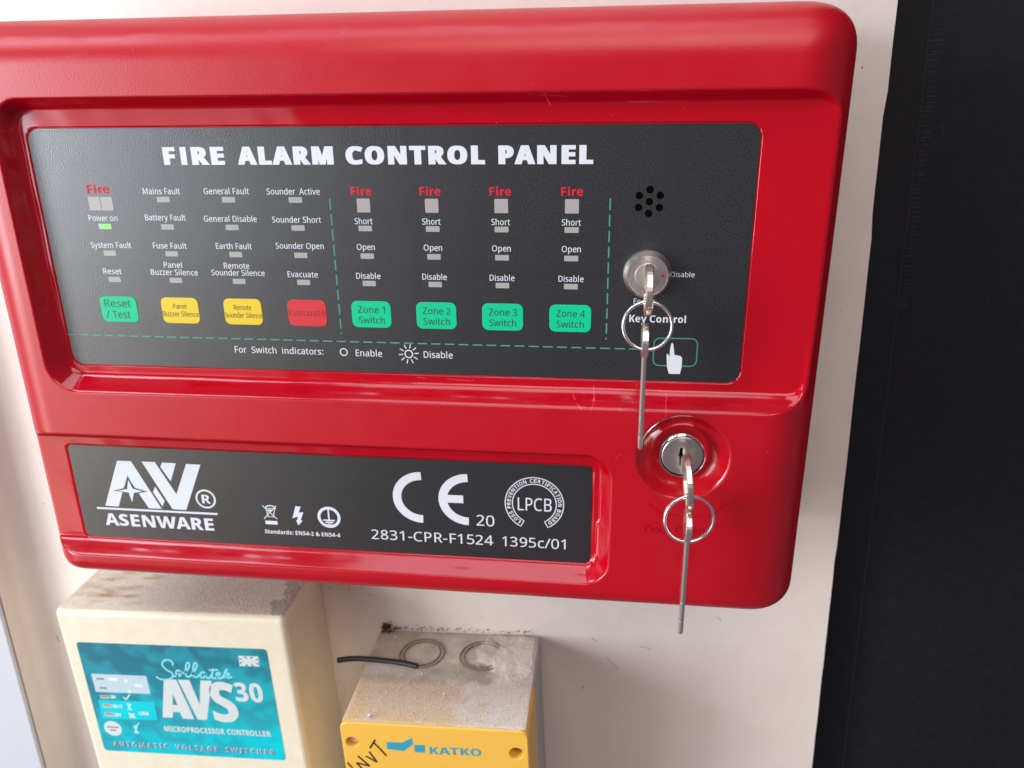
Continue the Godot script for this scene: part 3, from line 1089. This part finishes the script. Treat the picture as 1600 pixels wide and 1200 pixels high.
func keys():
	var place := ["the upper key switch on the dark display", "the chrome door lock below"]
	# bow centre (z, y), plane x, turn, ring centre and radius, hanging key
	var spec := [
		{"x": 272.7, "c": Vector2(111.5, -63.0), "a": 10.8, "b": 10.6, "th": 3.0, "hole": Vector2(119.0, -66.4), "turn": 0.0, "ring": Vector3(272.5, -75.8, 118.6), "r": 9.7, "x2": 271.9, "top": -77.5, "tip": -131.0, "z2": 115.0},
		{"x": 292.6, "c": Vector2(115.5, -146.0), "a": 12.5, "b": 12.0, "th": 2.8, "hole": Vector2(123.5, -150.5), "turn": 5.0, "ring": Vector3(293.9, -160.6, 121.6), "r": 10.6, "x2": 293.6, "top": -158.5, "tip": -219.2, "z2": 120.5}]
	for i in 2:
		var s: Dictionary = spec[i]
		var k := thing("key", ["nickel key turned in the upper key switch on the dark display", "nickel key in the chrome door lock of the lower right corner"][i], "key", "keys in the locks")
		put("bow", side_plate(ellipse_with_hole(s.c, s.a, s.b, s.hole, 2.6), s.x, s.th, 0.5, s.turn, Vector3(s.x, s.c.y + 6, 0)), M.steel, k)
		put("blade", side_plate(vs([96.0 + i, s.c.y + 5.5, 104.0, s.c.y + 5.5, 104.0, s.c.y - 2.0, 96.0 + i, s.c.y - 2.0]), s.x - (0.7 if i else 0.0), 1.9, 0.2), M.steel, k)
		var r := put("key_ring", ring_mesh(s.ring, s.r, 0.7, Basis(Vector3(0, 1, 0), deg_to_rad([4.0, 10.0][i])) * Basis(Vector3(1, 0, 0), deg_to_rad([-6.0, -4.0][i]))), M.wire_steel)
		tag(r, ["split steel ring on the upper key, hanging over the words Key Control", "split steel ring hanging from the key in the chrome door lock"][i], "key ring", "split key rings")
		var h := thing("spare_key", ["spare key hanging edge-on from the upper ring, across the red frame above the lock", "spare key hanging edge-on from the lower ring, ending below the red panel"][i], "key", "spare keys on the rings")
		var top: float = s.top
		put("bow", side_plate(ellipse_with_hole(Vector2(s.z2, top - 5.5), 8.0, 7.0, Vector2(s.z2, top - 2.6), 1.9), s.x2, 2.7, 0.3), M.steel, h)
		put("blade", side_plate(key_blade(top - 10.5, s.tip, s.z2, 7.0), s.x2, 2.0, 0.65), M.steel, h)

# ------------------------------------------------------------------ the cream box below left
func voltage_box():
	var t := thing("voltage_switcher", "cream plastic voltage switcher box with turquoise label and dusty top, under the alarm panel", "electrical box", "", Vector3(0, -277.2, 0), 2.1)
	var st := begin()
	round_box(st, Vector3(-74.3, -230, -2), Vector3(73.8, 0, 58), 4.0, 5)
	put("housing", st.commit(), M.cream, t)
	dust_sheet("dust", t, Vector2(-72.5, 72.0), Vector2(1.0, 55.5), 0.0, 0.4, 60, 0)
	# label: placed flat in wall coordinates, so undo the turn of the box
	var lab := Node3D.new()
	lab.name = "label_sheet"
	t.add_child(lab)
	lab.transform = Transform3D(Basis(), Vector3(0, 0, 0)) * t.transform.affine_inverse() * Transform3D(Basis(Vector3(0, 0, 1), 0.0), Vector3.ZERO)
	var z := 58.0
	var m := StandardMaterial3D.new()
	m.albedo_texture = ImageTexture.create_from_image(label_print())
	m.roughness = 0.3
	m.texture_repeat = false
	var poly := rounded_poly(vs([-63.3, -302.3, 60.2, -297.4, 62.9, -382.2, -61.0, -387.1]), 2.5, 4)
	st = begin()
	var up := Vector3(0, 0, 1)
	var tr := Geometry2D.triangulate_polygon(poly)
	for k in tr.size() / 3:
		var q := []
		for j in 3: q.append(poly[tr[3 * k + j]])
		# clockwise seen from the front
		if (q[1] - q[0]).cross(q[2] - q[0]) > 0.0: q = [q[0], q[2], q[1]]
		for p in q:
			st.set_normal(up)
			st.set_uv(Vector2((p.x + 64.0) / 128.0, (-297.0 - p.y) / 91.0))
			st.add_vertex(Vector3(p.x, p.y, z + 0.15) * MM)
	put("print", st.commit(), m, lab)
	var tw := 2.3
	var ink := plain(Color(0.62, 0.66, 0.64), 0.5)
	var pale := plain(Color(0.25, 0.70, 0.76), 0.5)
	z = 58.16
	# big letters
	var s := begin()
	prism(s, vs([-9.6, -325.6, -1.3, -325.2, 5.8, -355.0, -1.8, -355.3, -3.0, -350.4, -7.6, -350.6, -8.6, -355.3, -15.4, -355.6]), z, z + 0.08)
	prism(s, vs([-0.3, -325.1, 7.3, -324.7, 11.3, -343.0, 14.5, -324.3, 21.9, -323.9, 14.3, -354.8, 8.1, -355.1]), z, z + 0.08)
	put("big_lettering", s.commit(), ink, lab)
	put("letter_gap", flat(vs([-5.5, -336.5, -3.8, -344.8, -6.8, -344.9]), z, z + 0.12), plain(Color(0.02, 0.22, 0.27), 0.4), lab)
	write("big_letter", lab, "S", heavy, ink, 19.6, 36.4, -355.6, 31.0, z, 0.08, 0.0, tw)
	write("big_number", lab, "30", heavy, ink, 36.0, 54.1, -338.2, 14.4, z, 0.08, 0.0, tw)
	write("lettering", lab, "MICROPROCESSOR CONTROLLER", heavy, ink, -15.7, 55.5, -366.7, 4.2, z, 0.08, 0.0, tw)
	var violet := plain(Color(0.16, 0.10, 0.20), 0.5)
	write("lettering", lab, "A U T O M A T I C    V O L T A G E    S W I T C H E R", bold, violet, -53.2, 56.6, -382.9, 3.9, z, 0.06, 0.0, tw)
	write("lettering", lab, "A U T O M A T I C    V O L T A G E    S W I T C H E R", bold, ink, -53.7, 56.1, -382.55, 3.9, z, 0.05, 0.0, tw)
	# script name
	s = begin()
	for path in [[-2.0, -314.6, -1.6, -312.4, -3.8, -310.6, -7.0, -311.4, -8.8, -314.6, -6.6, -318.0, -3.2, -320.4, -3.6, -323.6, -7.6, -325.7, -12.0, -325.6, -14.4, -323.8], [-2.6, -322.8, -0.4, -322.0, 1.6, -320.6, 2.4, -318.8, 1.2, -317.8, -0.4, -319.0, -0.4, -321.4, 1.2, -322.2, 2.6, -320.6, 2.9, -319.0, 4.2, -319.4, 5.4, -319.4, 8.8, -314.6, 9.2, -311.6, 7.6, -312.2, 6.2, -316.8, 5.8, -321.2, 7.4, -322.2, 10.4, -319.6, 13.6, -314.2, 14.0, -311.4, 12.4, -312.0, 11.0, -316.6, 10.6, -321.2, 12.4, -322.0, 15.2, -319.6], [18.8, -318.0, 16.4, -318.0, 15.0, -320.6, 16.2, -322.2, 18.2, -320.6, 19.0, -318.2, 19.0, -321.4, 20.6, -322.0, 23.4, -317.6, 24.0, -314.4], [23.4, -317.6, 22.4, -321.2, 24.2, -321.8, 26.0, -320.2, 28.2, -318.2, 27.4, -317.2, 25.8, -318.6, 26.0, -321.2, 28.2, -321.4, 30.4, -319.2, 33.4, -313.8], [33.4, -313.8, 31.6, -316.6, 30.2, -321.2], [30.8, -319.0, 33.6, -317.2, 33.8, -318.6, 31.6, -319.2, 33.0, -320.8, 35.8, -319.6], [21.2, -316.0, 27.4, -315.2]]:
		stroke(s, smooth_path(vs(path), 5), 1.15, z, z + 0.07 + 0.002 * path.size())
	put("script_lettering", s.commit(), pale, lab)

func label_print() -> Image:
	# flat print of the label: turquoise field, pale panels, flag, small words as strokes
	var w := 1280
	var h := 910
	var im := Image.create(w, h, false, Image.FORMAT_RGB8)
	var n := FastNoiseLite.new()
	n.seed = 77
	n.frequency = 0.0035
	n.fractal_octaves = 3
	var d := n.get_image(w, h).get_data()
	var hi := Color(0.02, 0.36, 0.43).linear_to_srgb()
	var lo := Color(0.0, 0.60, 0.68).linear_to_srgb()
	var dk := Color(0.02, 0.165, 0.225).linear_to_srgb()
	var rows := PackedByteArray()
	rows.resize(w * h * 3)
	for j in h:
		for i in w:
			var v: float = d[j * w + i] / 255.0
			# broad sweeping brush waves running down to the right
			var band := sin((j * 0.9 - i * 0.35) * 0.017 + v * 7.0)
			var t := clampf(0.15 + 0.75 * float(j) / h + 0.25 * i / w - 0.2 + band * 0.16, 0.0, 1.0)
			var c := dk.lerp(hi, clampf(t * 2.0, 0, 1)).lerp(lo, clampf(t * 2.0 - 1.0, 0, 1))
			var k := 3 * (j * w + i)
			rows[k] = int(c.r * 255)
			rows[k + 1] = int(c.g * 255)
			rows[k + 2] = int(c.b * 255)
	im = Image.create_from_data(w, h, false, Image.FORMAT_RGB8, rows)
	var pale := Color(0.50, 0.62, 0.68).linear_to_srgb()
	var white := Color(0.66, 0.70, 0.70).linear_to_srgb()
	fill_poly(im, vs([-58.0, -325.7, -21.1, -324.1, -20.4, -337.9, -57.6, -339.7]), pale)
	for q in [[-55.2, -329.2, -50.0], [-54.4, -336.2, -49.4]]:
		fill_poly(im, vs([q[0], q[1] + 0.6, q[2], q[1] + 0.8, q[2], q[1] - 0.6, q[0], q[1] - 0.8]), Color(0.55, 0.52, 0.55))
	for q in [[-47.0, -328.6, -41.0], [-36.5, -329.0, -34.5], [-35.5, -337.0, -33.5], [-30.0, -332.0, -24.5]]:
		fill_poly(im, vs([q[0], q[1] + 1.0, q[2], q[1] + 1.2, q[2], q[1] - 1.2, q[0], q[1] - 1.4]), Color(0.86, 0.90, 0.93))
	fill_poly(im, vs([-57.3, -345.9, -19.3, -344.1, -19.5, -358.4, -57.2, -361.0]), Color(0.0, 0.60, 0.66).linear_to_srgb())
	for q in [[-55.5, -341.9, -49.3, -344.5], [-55.1, -348.7, -49.1, -351.5], [-55.1, -355.5, -49.1, -358.5]]:
		fill_poly(im, vs([q[0], q[1], q[2], q[1] + 0.25, q[2], q[3], q[0], q[3] - 0.25]), Color(0.74, 0.72, 0.66))
		fill_poly(im, vs([q[0] + 0.8, q[1] - 0.5, q[2] - 0.8, q[1] - 0.3, q[2] - 0.8, q[1] - 1.3, q[0] + 0.8, q[1] - 1.5]), Color(0.56, 0.52, 0.50))
	fill_poly(im, circle(-51.6, -368.2, 6.0, 5.9), white)
	for q in [[-55.6, -367.3, -47.4, -367.0], [-53.8, -369.6, -49.6, -369.4]]:
		fill_poly(im, vs([q[0], q[1] + 0.4, q[2], q[3] + 0.4, q[2], q[3] - 0.5, q[0], q[1] - 0.5]), Color(0.42, 0.40, 0.42))
	# tick, hourglasses, cross
	line(im, [-39.5, -342.2, -38.1, -344.0, -34.9, -339.9], 1.0, white)
	for q in [[-36.9, -349.5, 2.0, 2.6], [-35.7, -367.6, 2.0, 3.0]]:
		fill_poly(im, vs([q[0] - q[2], q[1] + q[3], q[0] + q[2], q[1] + q[3], q[0] + 0.5, q[1], q[0] + q[2], q[1] - q[3], q[0] - q[2], q[1] - q[3], q[0] - 0.5, q[1]]), Color(0.62, 0.90, 0.93))
	line(im, [-35.5, -363.6, -34.6, -364.6, -32.6, -361.6], 0.7, Color(0.62, 0.90, 0.93))
	line(im, [-38.0, -354.8, -34.6, -358.2], 1.4, white)
	line(im, [-34.6, -354.8, -38.0, -358.2], 1.4, white)
	word(im, "ON", -48.2, -343.8, 1.75, 2.1, white)
	word(im, "WAIT", -48.0, -351.0, 1.7, 2.1, white)
	word(im, "OFF", -48.0, -358.0, 1.6, 2.1, white)
	word(im, "LOAD", -30.8, -355.0, 1.6, 2.1, white)
	# flag: white field with blue-green saltire borders
	fill_poly(im, vs([41.6, -303.6, 54.3, -303.0, 54.2, -310.6, 41.6, -311.2]), white)
	var g := Color(0.12, 0.52, 0.58)
	for f in [[44.6, -304.0, 46.8, -304.0, 46.8, -305.6], [49.2, -303.9, 51.4, -303.7, 49.2, -305.4], [42.0, -305.0, 42.0, -306.3, 44.0, -306.3], [53.9, -304.6, 53.9, -306.0, 52.0, -306.0], [42.0, -308.3, 44.0, -308.2, 42.0, -309.8], [53.9, -308.0, 52.0, -308.0, 53.9, -309.6], [44.8, -310.8, 46.8, -310.8, 46.8, -309.2], [49.2, -310.6, 51.4, -310.6, 49.2, -309.0]]:
		fill_poly(im, vs(f), g)
	return im

func fill_poly(im: Image, poly: PackedVector2Array, c: Color):
	var w := im.get_width()
	var h := im.get_height()
	var q := PackedVector2Array()
	var lo := Vector2(1e9, 1e9)
	var hi := Vector2(-1e9, -1e9)
	for p in poly:
		var v := Vector2((p.x + 64.0) / 128.0 * w, (-297.0 - p.y) / 91.0 * h)
		q.append(v)
		lo = lo.min(v)
		hi = hi.max(v)
	for j in range(maxi(0, int(lo.y)), mini(h, int(hi.y) + 2)):
		for i in range(maxi(0, int(lo.x)), mini(w, int(hi.x) + 2)):
			if Geometry2D.is_point_in_polygon(Vector2(i + 0.5, j + 0.5), q):
				im.set_pixel(i, j, c)

func line(im: Image, pts: Array, wd: float, c: Color):
	for k in pts.size() / 2 - 1:
		var a := Vector2(pts[2 * k], pts[2 * k + 1])
		var b := Vector2(pts[2 * k + 2], pts[2 * k + 3])
		var d := (b - a).normalized()
		var s := Vector2(-d.y, d.x) * wd * 0.5
		fill_poly(im, PackedVector2Array([a + s - d * 0.2, b + s + d * 0.2, b - s + d * 0.2, a - s - d * 0.2]), c)

func word(im: Image, s: String, x: float, y: float, w: float, h: float, c: Color):
	var forms := {"O": [[0, 0, 0, 1, .7, 1, .7, 0, 0, 0]], "N": [[0, 0, 0, 1, .7, 0, .7, 1]], "W": [[0, 1, .2, 0, .4, .7, .6, 0, .8, 1]], "A": [[0, 0, .35, 1, .7, 0], [.15, .35, .55, .35]], "I": [[.3, 0, .3, 1]], "T": [[0, 1, .7, 1], [.35, 0, .35, 1]], "F": [[0, 0, 0, 1, .65, 1], [0, .5, .5, .5]], "L": [[0, 1, 0, 0, .6, 0]], "D": [[0, 0, 0, 1, .5, 1, .7, .5, .5, 0, 0, 0]]}
	for k in s.length():
		for path in forms[s[k]]:
			var p := []
			for i in path.size() / 2:
				p.append(x + (k + path[2 * i]) * w)
				p.append(y + path[2 * i + 1] * h + 0.04 * k * w)
			line(im, p, 0.6, c)

# ------------------------------------------------------------------ dust lying on a top face
func dust_sheet(called: String, parent: Node, xr: Vector2, zr: Vector2, y: float, thick: float, sd: int, kind: int):
	var n := FastNoiseLite.new()
	n.seed = sd
	n.frequency = 1.25
	n.fractal_octaves = 3
	var big := FastNoiseLite.new()
	big.seed = sd + 1
	big.frequency = 0.045
	big.fractal_octaves = 4
	var fine := FastNoiseLite.new()
	fine.seed = sd + 2
	fine.frequency = 1.1
	var step := 0.42
	var nx := int((xr.y - xr.x) / step)
	var nz := int((zr.y - zr.x) / step)
	var pos := PackedVector3Array()
	var col := PackedColorArray()
	var idx := PackedInt32Array()
	for j in nz + 1:
		for i in nx + 1:
			var x := lerpf(xr.x, xr.y, float(i) / nx)
			var zz := lerpf(zr.x, zr.y, float(j) / nz)
			var a := n.get_noise_2d(x, zz)
			var b := big.get_noise_2d(x, zz)
			var f := fine.get_noise_2d(x, zz)
			var edge := minf(minf(x - xr.x, xr.y - x), minf(zz - zr.x, zr.y - zz))
			var cover := clampf(edge / 2.0 + b * 1.2 + a * 0.5, 0.0, 1.0)
			var c: Color
			var hgt := 0.0
			if kind == 0:
				# thin left part with one brown smear, grey fluff to the right, cream showing at the front edge
				var s := clampf((x + 36.0) / 26.0 + b * 0.8, 0.0, 1.0)
				var grey := Color(0.52, 0.50, 0.42).lerp(Color(0.70, 0.68, 0.59), clampf(0.5 + a * 0.7 + f * 0.7, 0, 1))
				var smear := big.get_noise_2d(x * 0.8 + 40.0, zz * 2.6)
				var brown := Color(0.70, 0.64, 0.52).lerp(Color(0.43, 0.31, 0.19), clampf(0.30 + smear * 1.6 + a * 0.15, 0, 1) * clampf(1.3 - absf(x + 42.0) / 30.0, 0, 1) * clampf((53.0 - zz) / 10.0, 0, 1))
				c = brown.lerp(grey, s)
				var bare := clampf((zz - 47.0 + b * 12.0) / 5.0, 0.0, 1.0) * (1.0 - 0.6 * s)
				c = c.lerp(Color(0.76, 0.71, 0.57), bare)
				if f + a > 0.62: c = c.darkened(0.45)
				if x > 62.0 + b * 12.0 and a > 0.0 and zz > 8.0: c = c.lerp(Color(0.12, 0.09, 0.06), 0.75)
				hgt = thick * clampf(0.35 + a * 0.9 + f * 0.3, 0.0, 1.4) * (0.25 + 0.75 * s)
			else:
				var g := clampf((zz - 46.0) / 6.0, 0.0, 1.0)
				var s := clampf((x - 60.0) / 30.0 + b * 1.5, 0.0, 1.0)
				var light := Color(0.68, 0.655, 0.58).lerp(Color(0.86, 0.84, 0.77), clampf(0.5 + a * 0.8 + f * 0.6, 0, 1))
				var tan := Color(0.64, 0.50, 0.34).lerp(Color(0.78, 0.66, 0.50), clampf(0.5 + a + f * 0.5, 0, 1))
				var grey := Color(0.44, 0.40, 0.32).lerp(Color(0.60, 0.56, 0.47), clampf(0.5 + b + a * 0.3, 0, 1))
				c = grey.lerp(tan.lerp(light, s * 0.8 + 0.1), g)
				c = c.lerp(light, s * clampf((zz - 12.0) / 20.0, 0, 1) * 0.8)
				var ochre := clampf((zz - 68.0 + b * 20.0 - s * 10.0) / 16.0, 0.0, 1.0) * 0.75 + clampf((b - 0.22) * 5.0, 0.0, 0.5) * g * (1.0 - s)
				c = c.lerp(Color(0.80, 0.58, 0.24), clampf(ochre, 0.0, 0.85) * clampf(0.75 - f, 0.0, 1.0))
				# a pale heap over the back right corner
				var heap := clampf(1.4 - Vector2((x - 96.0) / 19.0, (zz - 20.0) / 19.0).length() + b * 0.6, 0.0, 1.0)
				c = c.lerp(Color(0.76, 0.73, 0.66), heap)
				s = maxf(s, heap)
				hgt = thick * clampf(0.35 + a * 0.6 + f * 0.4, 0.0, 1.3) * (0.2 + 0.8 * maxf(s, g)) + heap * 1.3
			pos.append(Vector3(x, y + 0.08 + hgt * cover * clampf(edge, 0.0, 1.0), zz))
			col.append(c)
	for j in nz:
		for i in nx:
			var a := j * (nx + 1) + i
			idx.append_array([a, a + 1, a + nx + 1, a + 1, a + nx + 2, a + nx + 1])
	var nor := PackedVector3Array()
	nor.resize(pos.size())
	for t in idx.size() / 3:
		var m := (pos[idx[3 * t + 2]] - pos[idx[3 * t]]).cross(pos[idx[3 * t + 1]] - pos[idx[3 * t]])
		if m.y < 0.0: m = -m
		for k in 3: nor[idx[3 * t + k]] += m
	for i in pos.size():
		nor[i] = nor[i].normalized()
		pos[i] *= MM
	var arr := []
	arr.resize(Mesh.ARRAY_MAX)
	arr[Mesh.ARRAY_VERTEX] = pos
	arr[Mesh.ARRAY_NORMAL] = nor
	arr[Mesh.ARRAY_COLOR] = col
	arr[Mesh.ARRAY_INDEX] = idx
	var mesh := ArrayMesh.new()
	mesh.add_surface_from_arrays(Mesh.PRIMITIVE_TRIANGLES, arr)
	var o := put(called, mesh, M.dust, parent)
	o.set_meta("kind", "stuff")

# ------------------------------------------------------------------ the yellow box below
func isolator_box():
	var o := Vector3(111.2, -323.0, 0)
	var t := thing("isolator_box", "yellow and grey isolator switch box with dusty top, below the alarm panel", "electrical box", "", o, 2.1)
	var st := begin()
	round_box(st, Vector3(0.6, -170, -2), Vector3(108.0, -0.5, 47), 3.0, 4)
	put("base", st.commit(), M.grey_plastic, t)
	# lid with two sunk screw holes
	st = begin()
	var outline := rounded_rect(0, 108.6, -171, 0, 5.0, 6)
	var holes := [[6.3, -14.2, 4.0], [101.4, -15.8, 4.3]]
	# front face made of a strip with square cut-outs round each hole
	lid_front(st, outline, holes, 84.0)
	var n := outline.size()
	for i in n:
		var a := outline[i]
		var b := outline[(i + 1) % n]
		var d := (b - a).normalized()
		var nn := Vector3(d.y, -d.x, 0)
		quad(st, Vector3(a.x, a.y, 46), Vector3(b.x, b.y, 46), Vector3(b.x, b.y, 83.2), Vector3(a.x, a.y, 83.2), nn)
		var ia := a - Vector2(nn.x, nn.y) * 0.8
		var ib := b - Vector2(nn.x, nn.y) * 0.8
		quad(st, Vector3(a.x, a.y, 83.2), Vector3(b.x, b.y, 83.2), Vector3(ib.x, ib.y, 84), Vector3(ia.x, ia.y, 84), (nn + Vector3(0, 0, 1)).normalized())
	put("lid", st.commit(), M.yellow, t)
	for k in 2:
		var q: Array = holes[k]
		st = begin()
		lathe(st, q[0], q[1], vs([q[2] + 0.02, 84.0, q[2] - 0.3, 83.6, q[2] - 0.5, 76.0, 0.0, 75.8]), 32)
		var h := put("screw_hole", st.commit(), M.yellow, t)
		st = begin()
		lathe(st, q[0], q[1], vs([3.2, 75.9, 3.2, 78.0, 2.7, 78.6, 0.0, 78.7]), 24)
		var sc := put("screw", st.commit(), plain(Color(0.55, 0.36, 0.25), 0.55) if k == 0 else plain(Color(0.30, 0.12, 0.05), 0.6), h)
		if k == 0: sc.position.z = 2.5 * MM
	# printed mark and name
	var z := 84.0
	var back := t.transform.affine_inverse()
	var pr := Node3D.new()
	pr.name = "lid_print"
	t.add_child(pr)
	pr.transform = back
	st = begin()
	prism(st, vs([138.3, -334.5, 147.4, -334.0, 153.6, -329.9, 153.9, -334.7, 148.2, -340.2, 138.3, -339.6]), z - 0.1, z + 0.07)
	prism(st, vs([154.4, -334.9, 160.8, -334.4, 160.7, -340.0, 154.5, -340.3]), z - 0.1, z + 0.07)
	put("emblem", st.commit(), M.blue_ink, pr)
	write("maker_name", pr, "KATKO", heavy, M.blue_ink, 163.4, 193.3, -340.6, 5.3, z, 0.07, 0.0, 3.0)
	st = begin()
	for p in [[128.2, -340.2, 131.9, -333.5], [131.0, -336.0, 134.6, -340.4, 137.7, -344.8], [125.3, -346.2, 131.8, -350.0, 127.6, -342.6], [122.8, -356.4, 119.3, -351.8, 127.2, -353.4, 120.5, -346.6], [113.8, -352.2, 117.4, -357.2]]:
		for k in p.size() / 2 - 1:
			stroke(st, vs([p[2 * k], p[2 * k + 1], p[2 * k + 2], p[2 * k + 3]]), 1.15, z - 0.1, z + 0.08 + 0.01 * k)
	put("marker_writing", st.commit(), M.marker, pr)
	dust_sheet("dust", t, Vector2(1.5, 107.0), Vector2(1.0, 83.0), 0.0, 0.6, 90, 1)
	# two round knock-outs in the top, each a pair of raised rims
	for q in [[34.6, 22.5], [73.5, 22.5]]:
		for r in [14.2, 11.6]:
			st = begin()
			var pts := PackedVector3Array()
			for k in 56:
				var a := TAU * k / 56.0
				pts.append(Vector3(q[0] + r * cos(a), 0.35, q[1] + r * 0.98 * sin(a)))
			tube(st, pts, 0.6, 6, 1.0, true)
			put("knockout_rim", st.commit(), plain(Color(0.20, 0.165, 0.14), 0.8), t)

func lid_front(st: SurfaceTool, outline: PackedVector2Array, holes: Array, z: float):
	# cut the face into strips in y; cells that hold a round hole are filled as a ring
	var inset := PackedVector2Array()
	var n := outline.size()
	for i in n:
		var d := (outline[(i + 1) % n] - outline[(i + n - 1) % n]).normalized()
		inset.append(outline[i] - Vector2(d.y, -d.x) * 0.8)
	var polys: Array = [inset]
	for q in holes:
		var e: float = q[2] + 1.0
		var sq := PackedVector2Array([Vector2(q[0] - e, q[1] - e), Vector2(q[0] + e, q[1] - e), Vector2(q[0] + e, q[1] + e), Vector2(q[0] - e, q[1] + e)])
		for k in 32:
			# ring between the hole and its square
			var a0 := TAU * k / 32.0
			var a1 := TAU * (k + 1) / 32.0
			var p0 := Vector2(cos(a0), sin(a0))
			var p1 := Vector2(cos(a1), sin(a1))
			var c := Vector2(q[0], q[1])
			var s0 := c + p0 * e / maxf(absf(p0.x), absf(p0.y))
			var s1 := c + p1 * e / maxf(absf(p1.x), absf(p1.y))
			var i0: Vector2 = c + p0 * q[2]
			var i1: Vector2 = c + p1 * q[2]
			quad(st, Vector3(i0.x, i0.y, z), Vector3(s0.x, s0.y, z), Vector3(s1.x, s1.y, z), Vector3(i1.x, i1.y, z), Vector3(0, 0, 1))
	# what is left outside the squares
	var y1: float = maxf(holes[0][1] + holes[0][2], holes[1][1] + holes[1][2]) + 1.0
	var cuts := []
	for q in holes:
		var e: float = q[2] + 1.0
		cuts.append(Rect2(q[0] - e, q[1] - e, 2 * e, 2 * e))
	var xs := [-1.0, cuts[0].position.x, cuts[0].end.x, cuts[1].position.x, cuts[1].end.x, 120.0]
	for k in 5:
		var bands := [[-200.0, 10.0]]
		if k == 1: bands = [[-200.0, cuts[0].position.y], [cuts[0].end.y, 10.0]]
		if k == 3: bands = [[-200.0, cuts[1].position.y], [cuts[1].end.y, 10.0]]
		for b in bands:
			var cell := PackedVector2Array([Vector2(xs[k], b[0]), Vector2(xs[k + 1], b[0]), Vector2(xs[k + 1], b[1]), Vector2(xs[k], b[1])])
			for p in Geometry2D.intersect_polygons(inset, cell):
				var t := Geometry2D.triangulate_polygon(p)
				for i in t.size() / 3:
					tri(st, Vector3(p[t[3 * i]].x, p[t[3 * i]].y, z), Vector3(p[t[3 * i + 1]].x, p[t[3 * i + 1]].y, z), Vector3(p[t[3 * i + 2]].x, p[t[3 * i + 2]].y, z), Vector3(0, 0, 1))

# ------------------------------------------------------------------ wire end and dirt
func small_things():
	var st := begin()
	var pts := PackedVector3Array()
	for p in [[93.8, -321.8, 34.3], [100.0, -321.3, 32.7], [106.7, -321.15, 31.8], [115.0, -320.95, 31.9], [123.5, -320.7, 32.5], [130.0, -320.45, 33.2], [136.3, -320.2, 34.1], [145.9, -319.95, 36.4]]:
		pts.append(Vector3(p[0], p[1], p[2]))
	tube(st, pts, 1.7, 10)
	var w := put("wire_end", st.commit(), M.rubber)
	tag(w, "short black cable end lying on the dusty top of the yellow isolator box", "cable")
	# grime where the box meets the wall
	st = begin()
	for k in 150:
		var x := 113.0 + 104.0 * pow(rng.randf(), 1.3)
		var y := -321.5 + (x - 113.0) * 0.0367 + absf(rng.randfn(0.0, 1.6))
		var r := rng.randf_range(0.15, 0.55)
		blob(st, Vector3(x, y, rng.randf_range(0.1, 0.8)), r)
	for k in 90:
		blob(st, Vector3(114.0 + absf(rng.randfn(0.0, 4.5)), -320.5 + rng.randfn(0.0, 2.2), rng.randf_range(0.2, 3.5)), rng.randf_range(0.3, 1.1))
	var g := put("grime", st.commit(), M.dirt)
	tag(g, "dark brown dirt and cobweb crumbs where the yellow isolator box meets the board", "dirt")
	g.set_meta("kind", "stuff")
	# loose pale grains on the dust
	st = begin()
	for k in 1500:
		var x := rng.randf_range(114.0, 217.0)
		var zz := 81.0 * pow(rng.randf(), 0.7) + 1.0
		blob(st, Vector3(x, -322.6 + (x - 113.0) * 0.0367 + rng.randf_range(0.25, 0.75), zz), 0.10 + 0.42 * pow(rng.randf(), 2.6))
	for p in [[128.5, 79.5, 1.3], [125.2, 9.0, 1.0], [150.5, 43.0, 0.9], [168.0, 60.0, 0.9]]:
		blob(st, Vector3(p[0], -322.0 + (p[0] - 113.0) * 0.0367 + 1.0, p[1]), p[2])
	g = put("plaster_grains", st.commit(), M.crumb)
	tag(g, "pale plaster grains scattered over the dusty top of the yellow isolator box", "grit")
	g.set_meta("kind", "stuff")

func blob(st: SurfaceTool, c: Vector3, r: float):
	var p := []
	for d in [Vector3(1, 0, 0), Vector3(0, 1, 0), Vector3(0, 0, 1), Vector3(-1, 0, 0), Vector3(0, -1, 0), Vector3(0, 0, -1)]:
		p.append(c + d * r * rng.randf_range(0.6, 1.4))
	for f in [[0, 1, 2], [1, 3, 2], [3, 4, 2], [4, 0, 2], [0, 1, 5], [1, 3, 5], [3, 4, 5], [4, 0, 5]]:
		var n: Vector3 = (p[f[0]] + p[f[1]] + p[f[2]]) / 3.0 - c
		tri(st, p[f[0]], p[f[1]], p[f[2]], n.normalized())
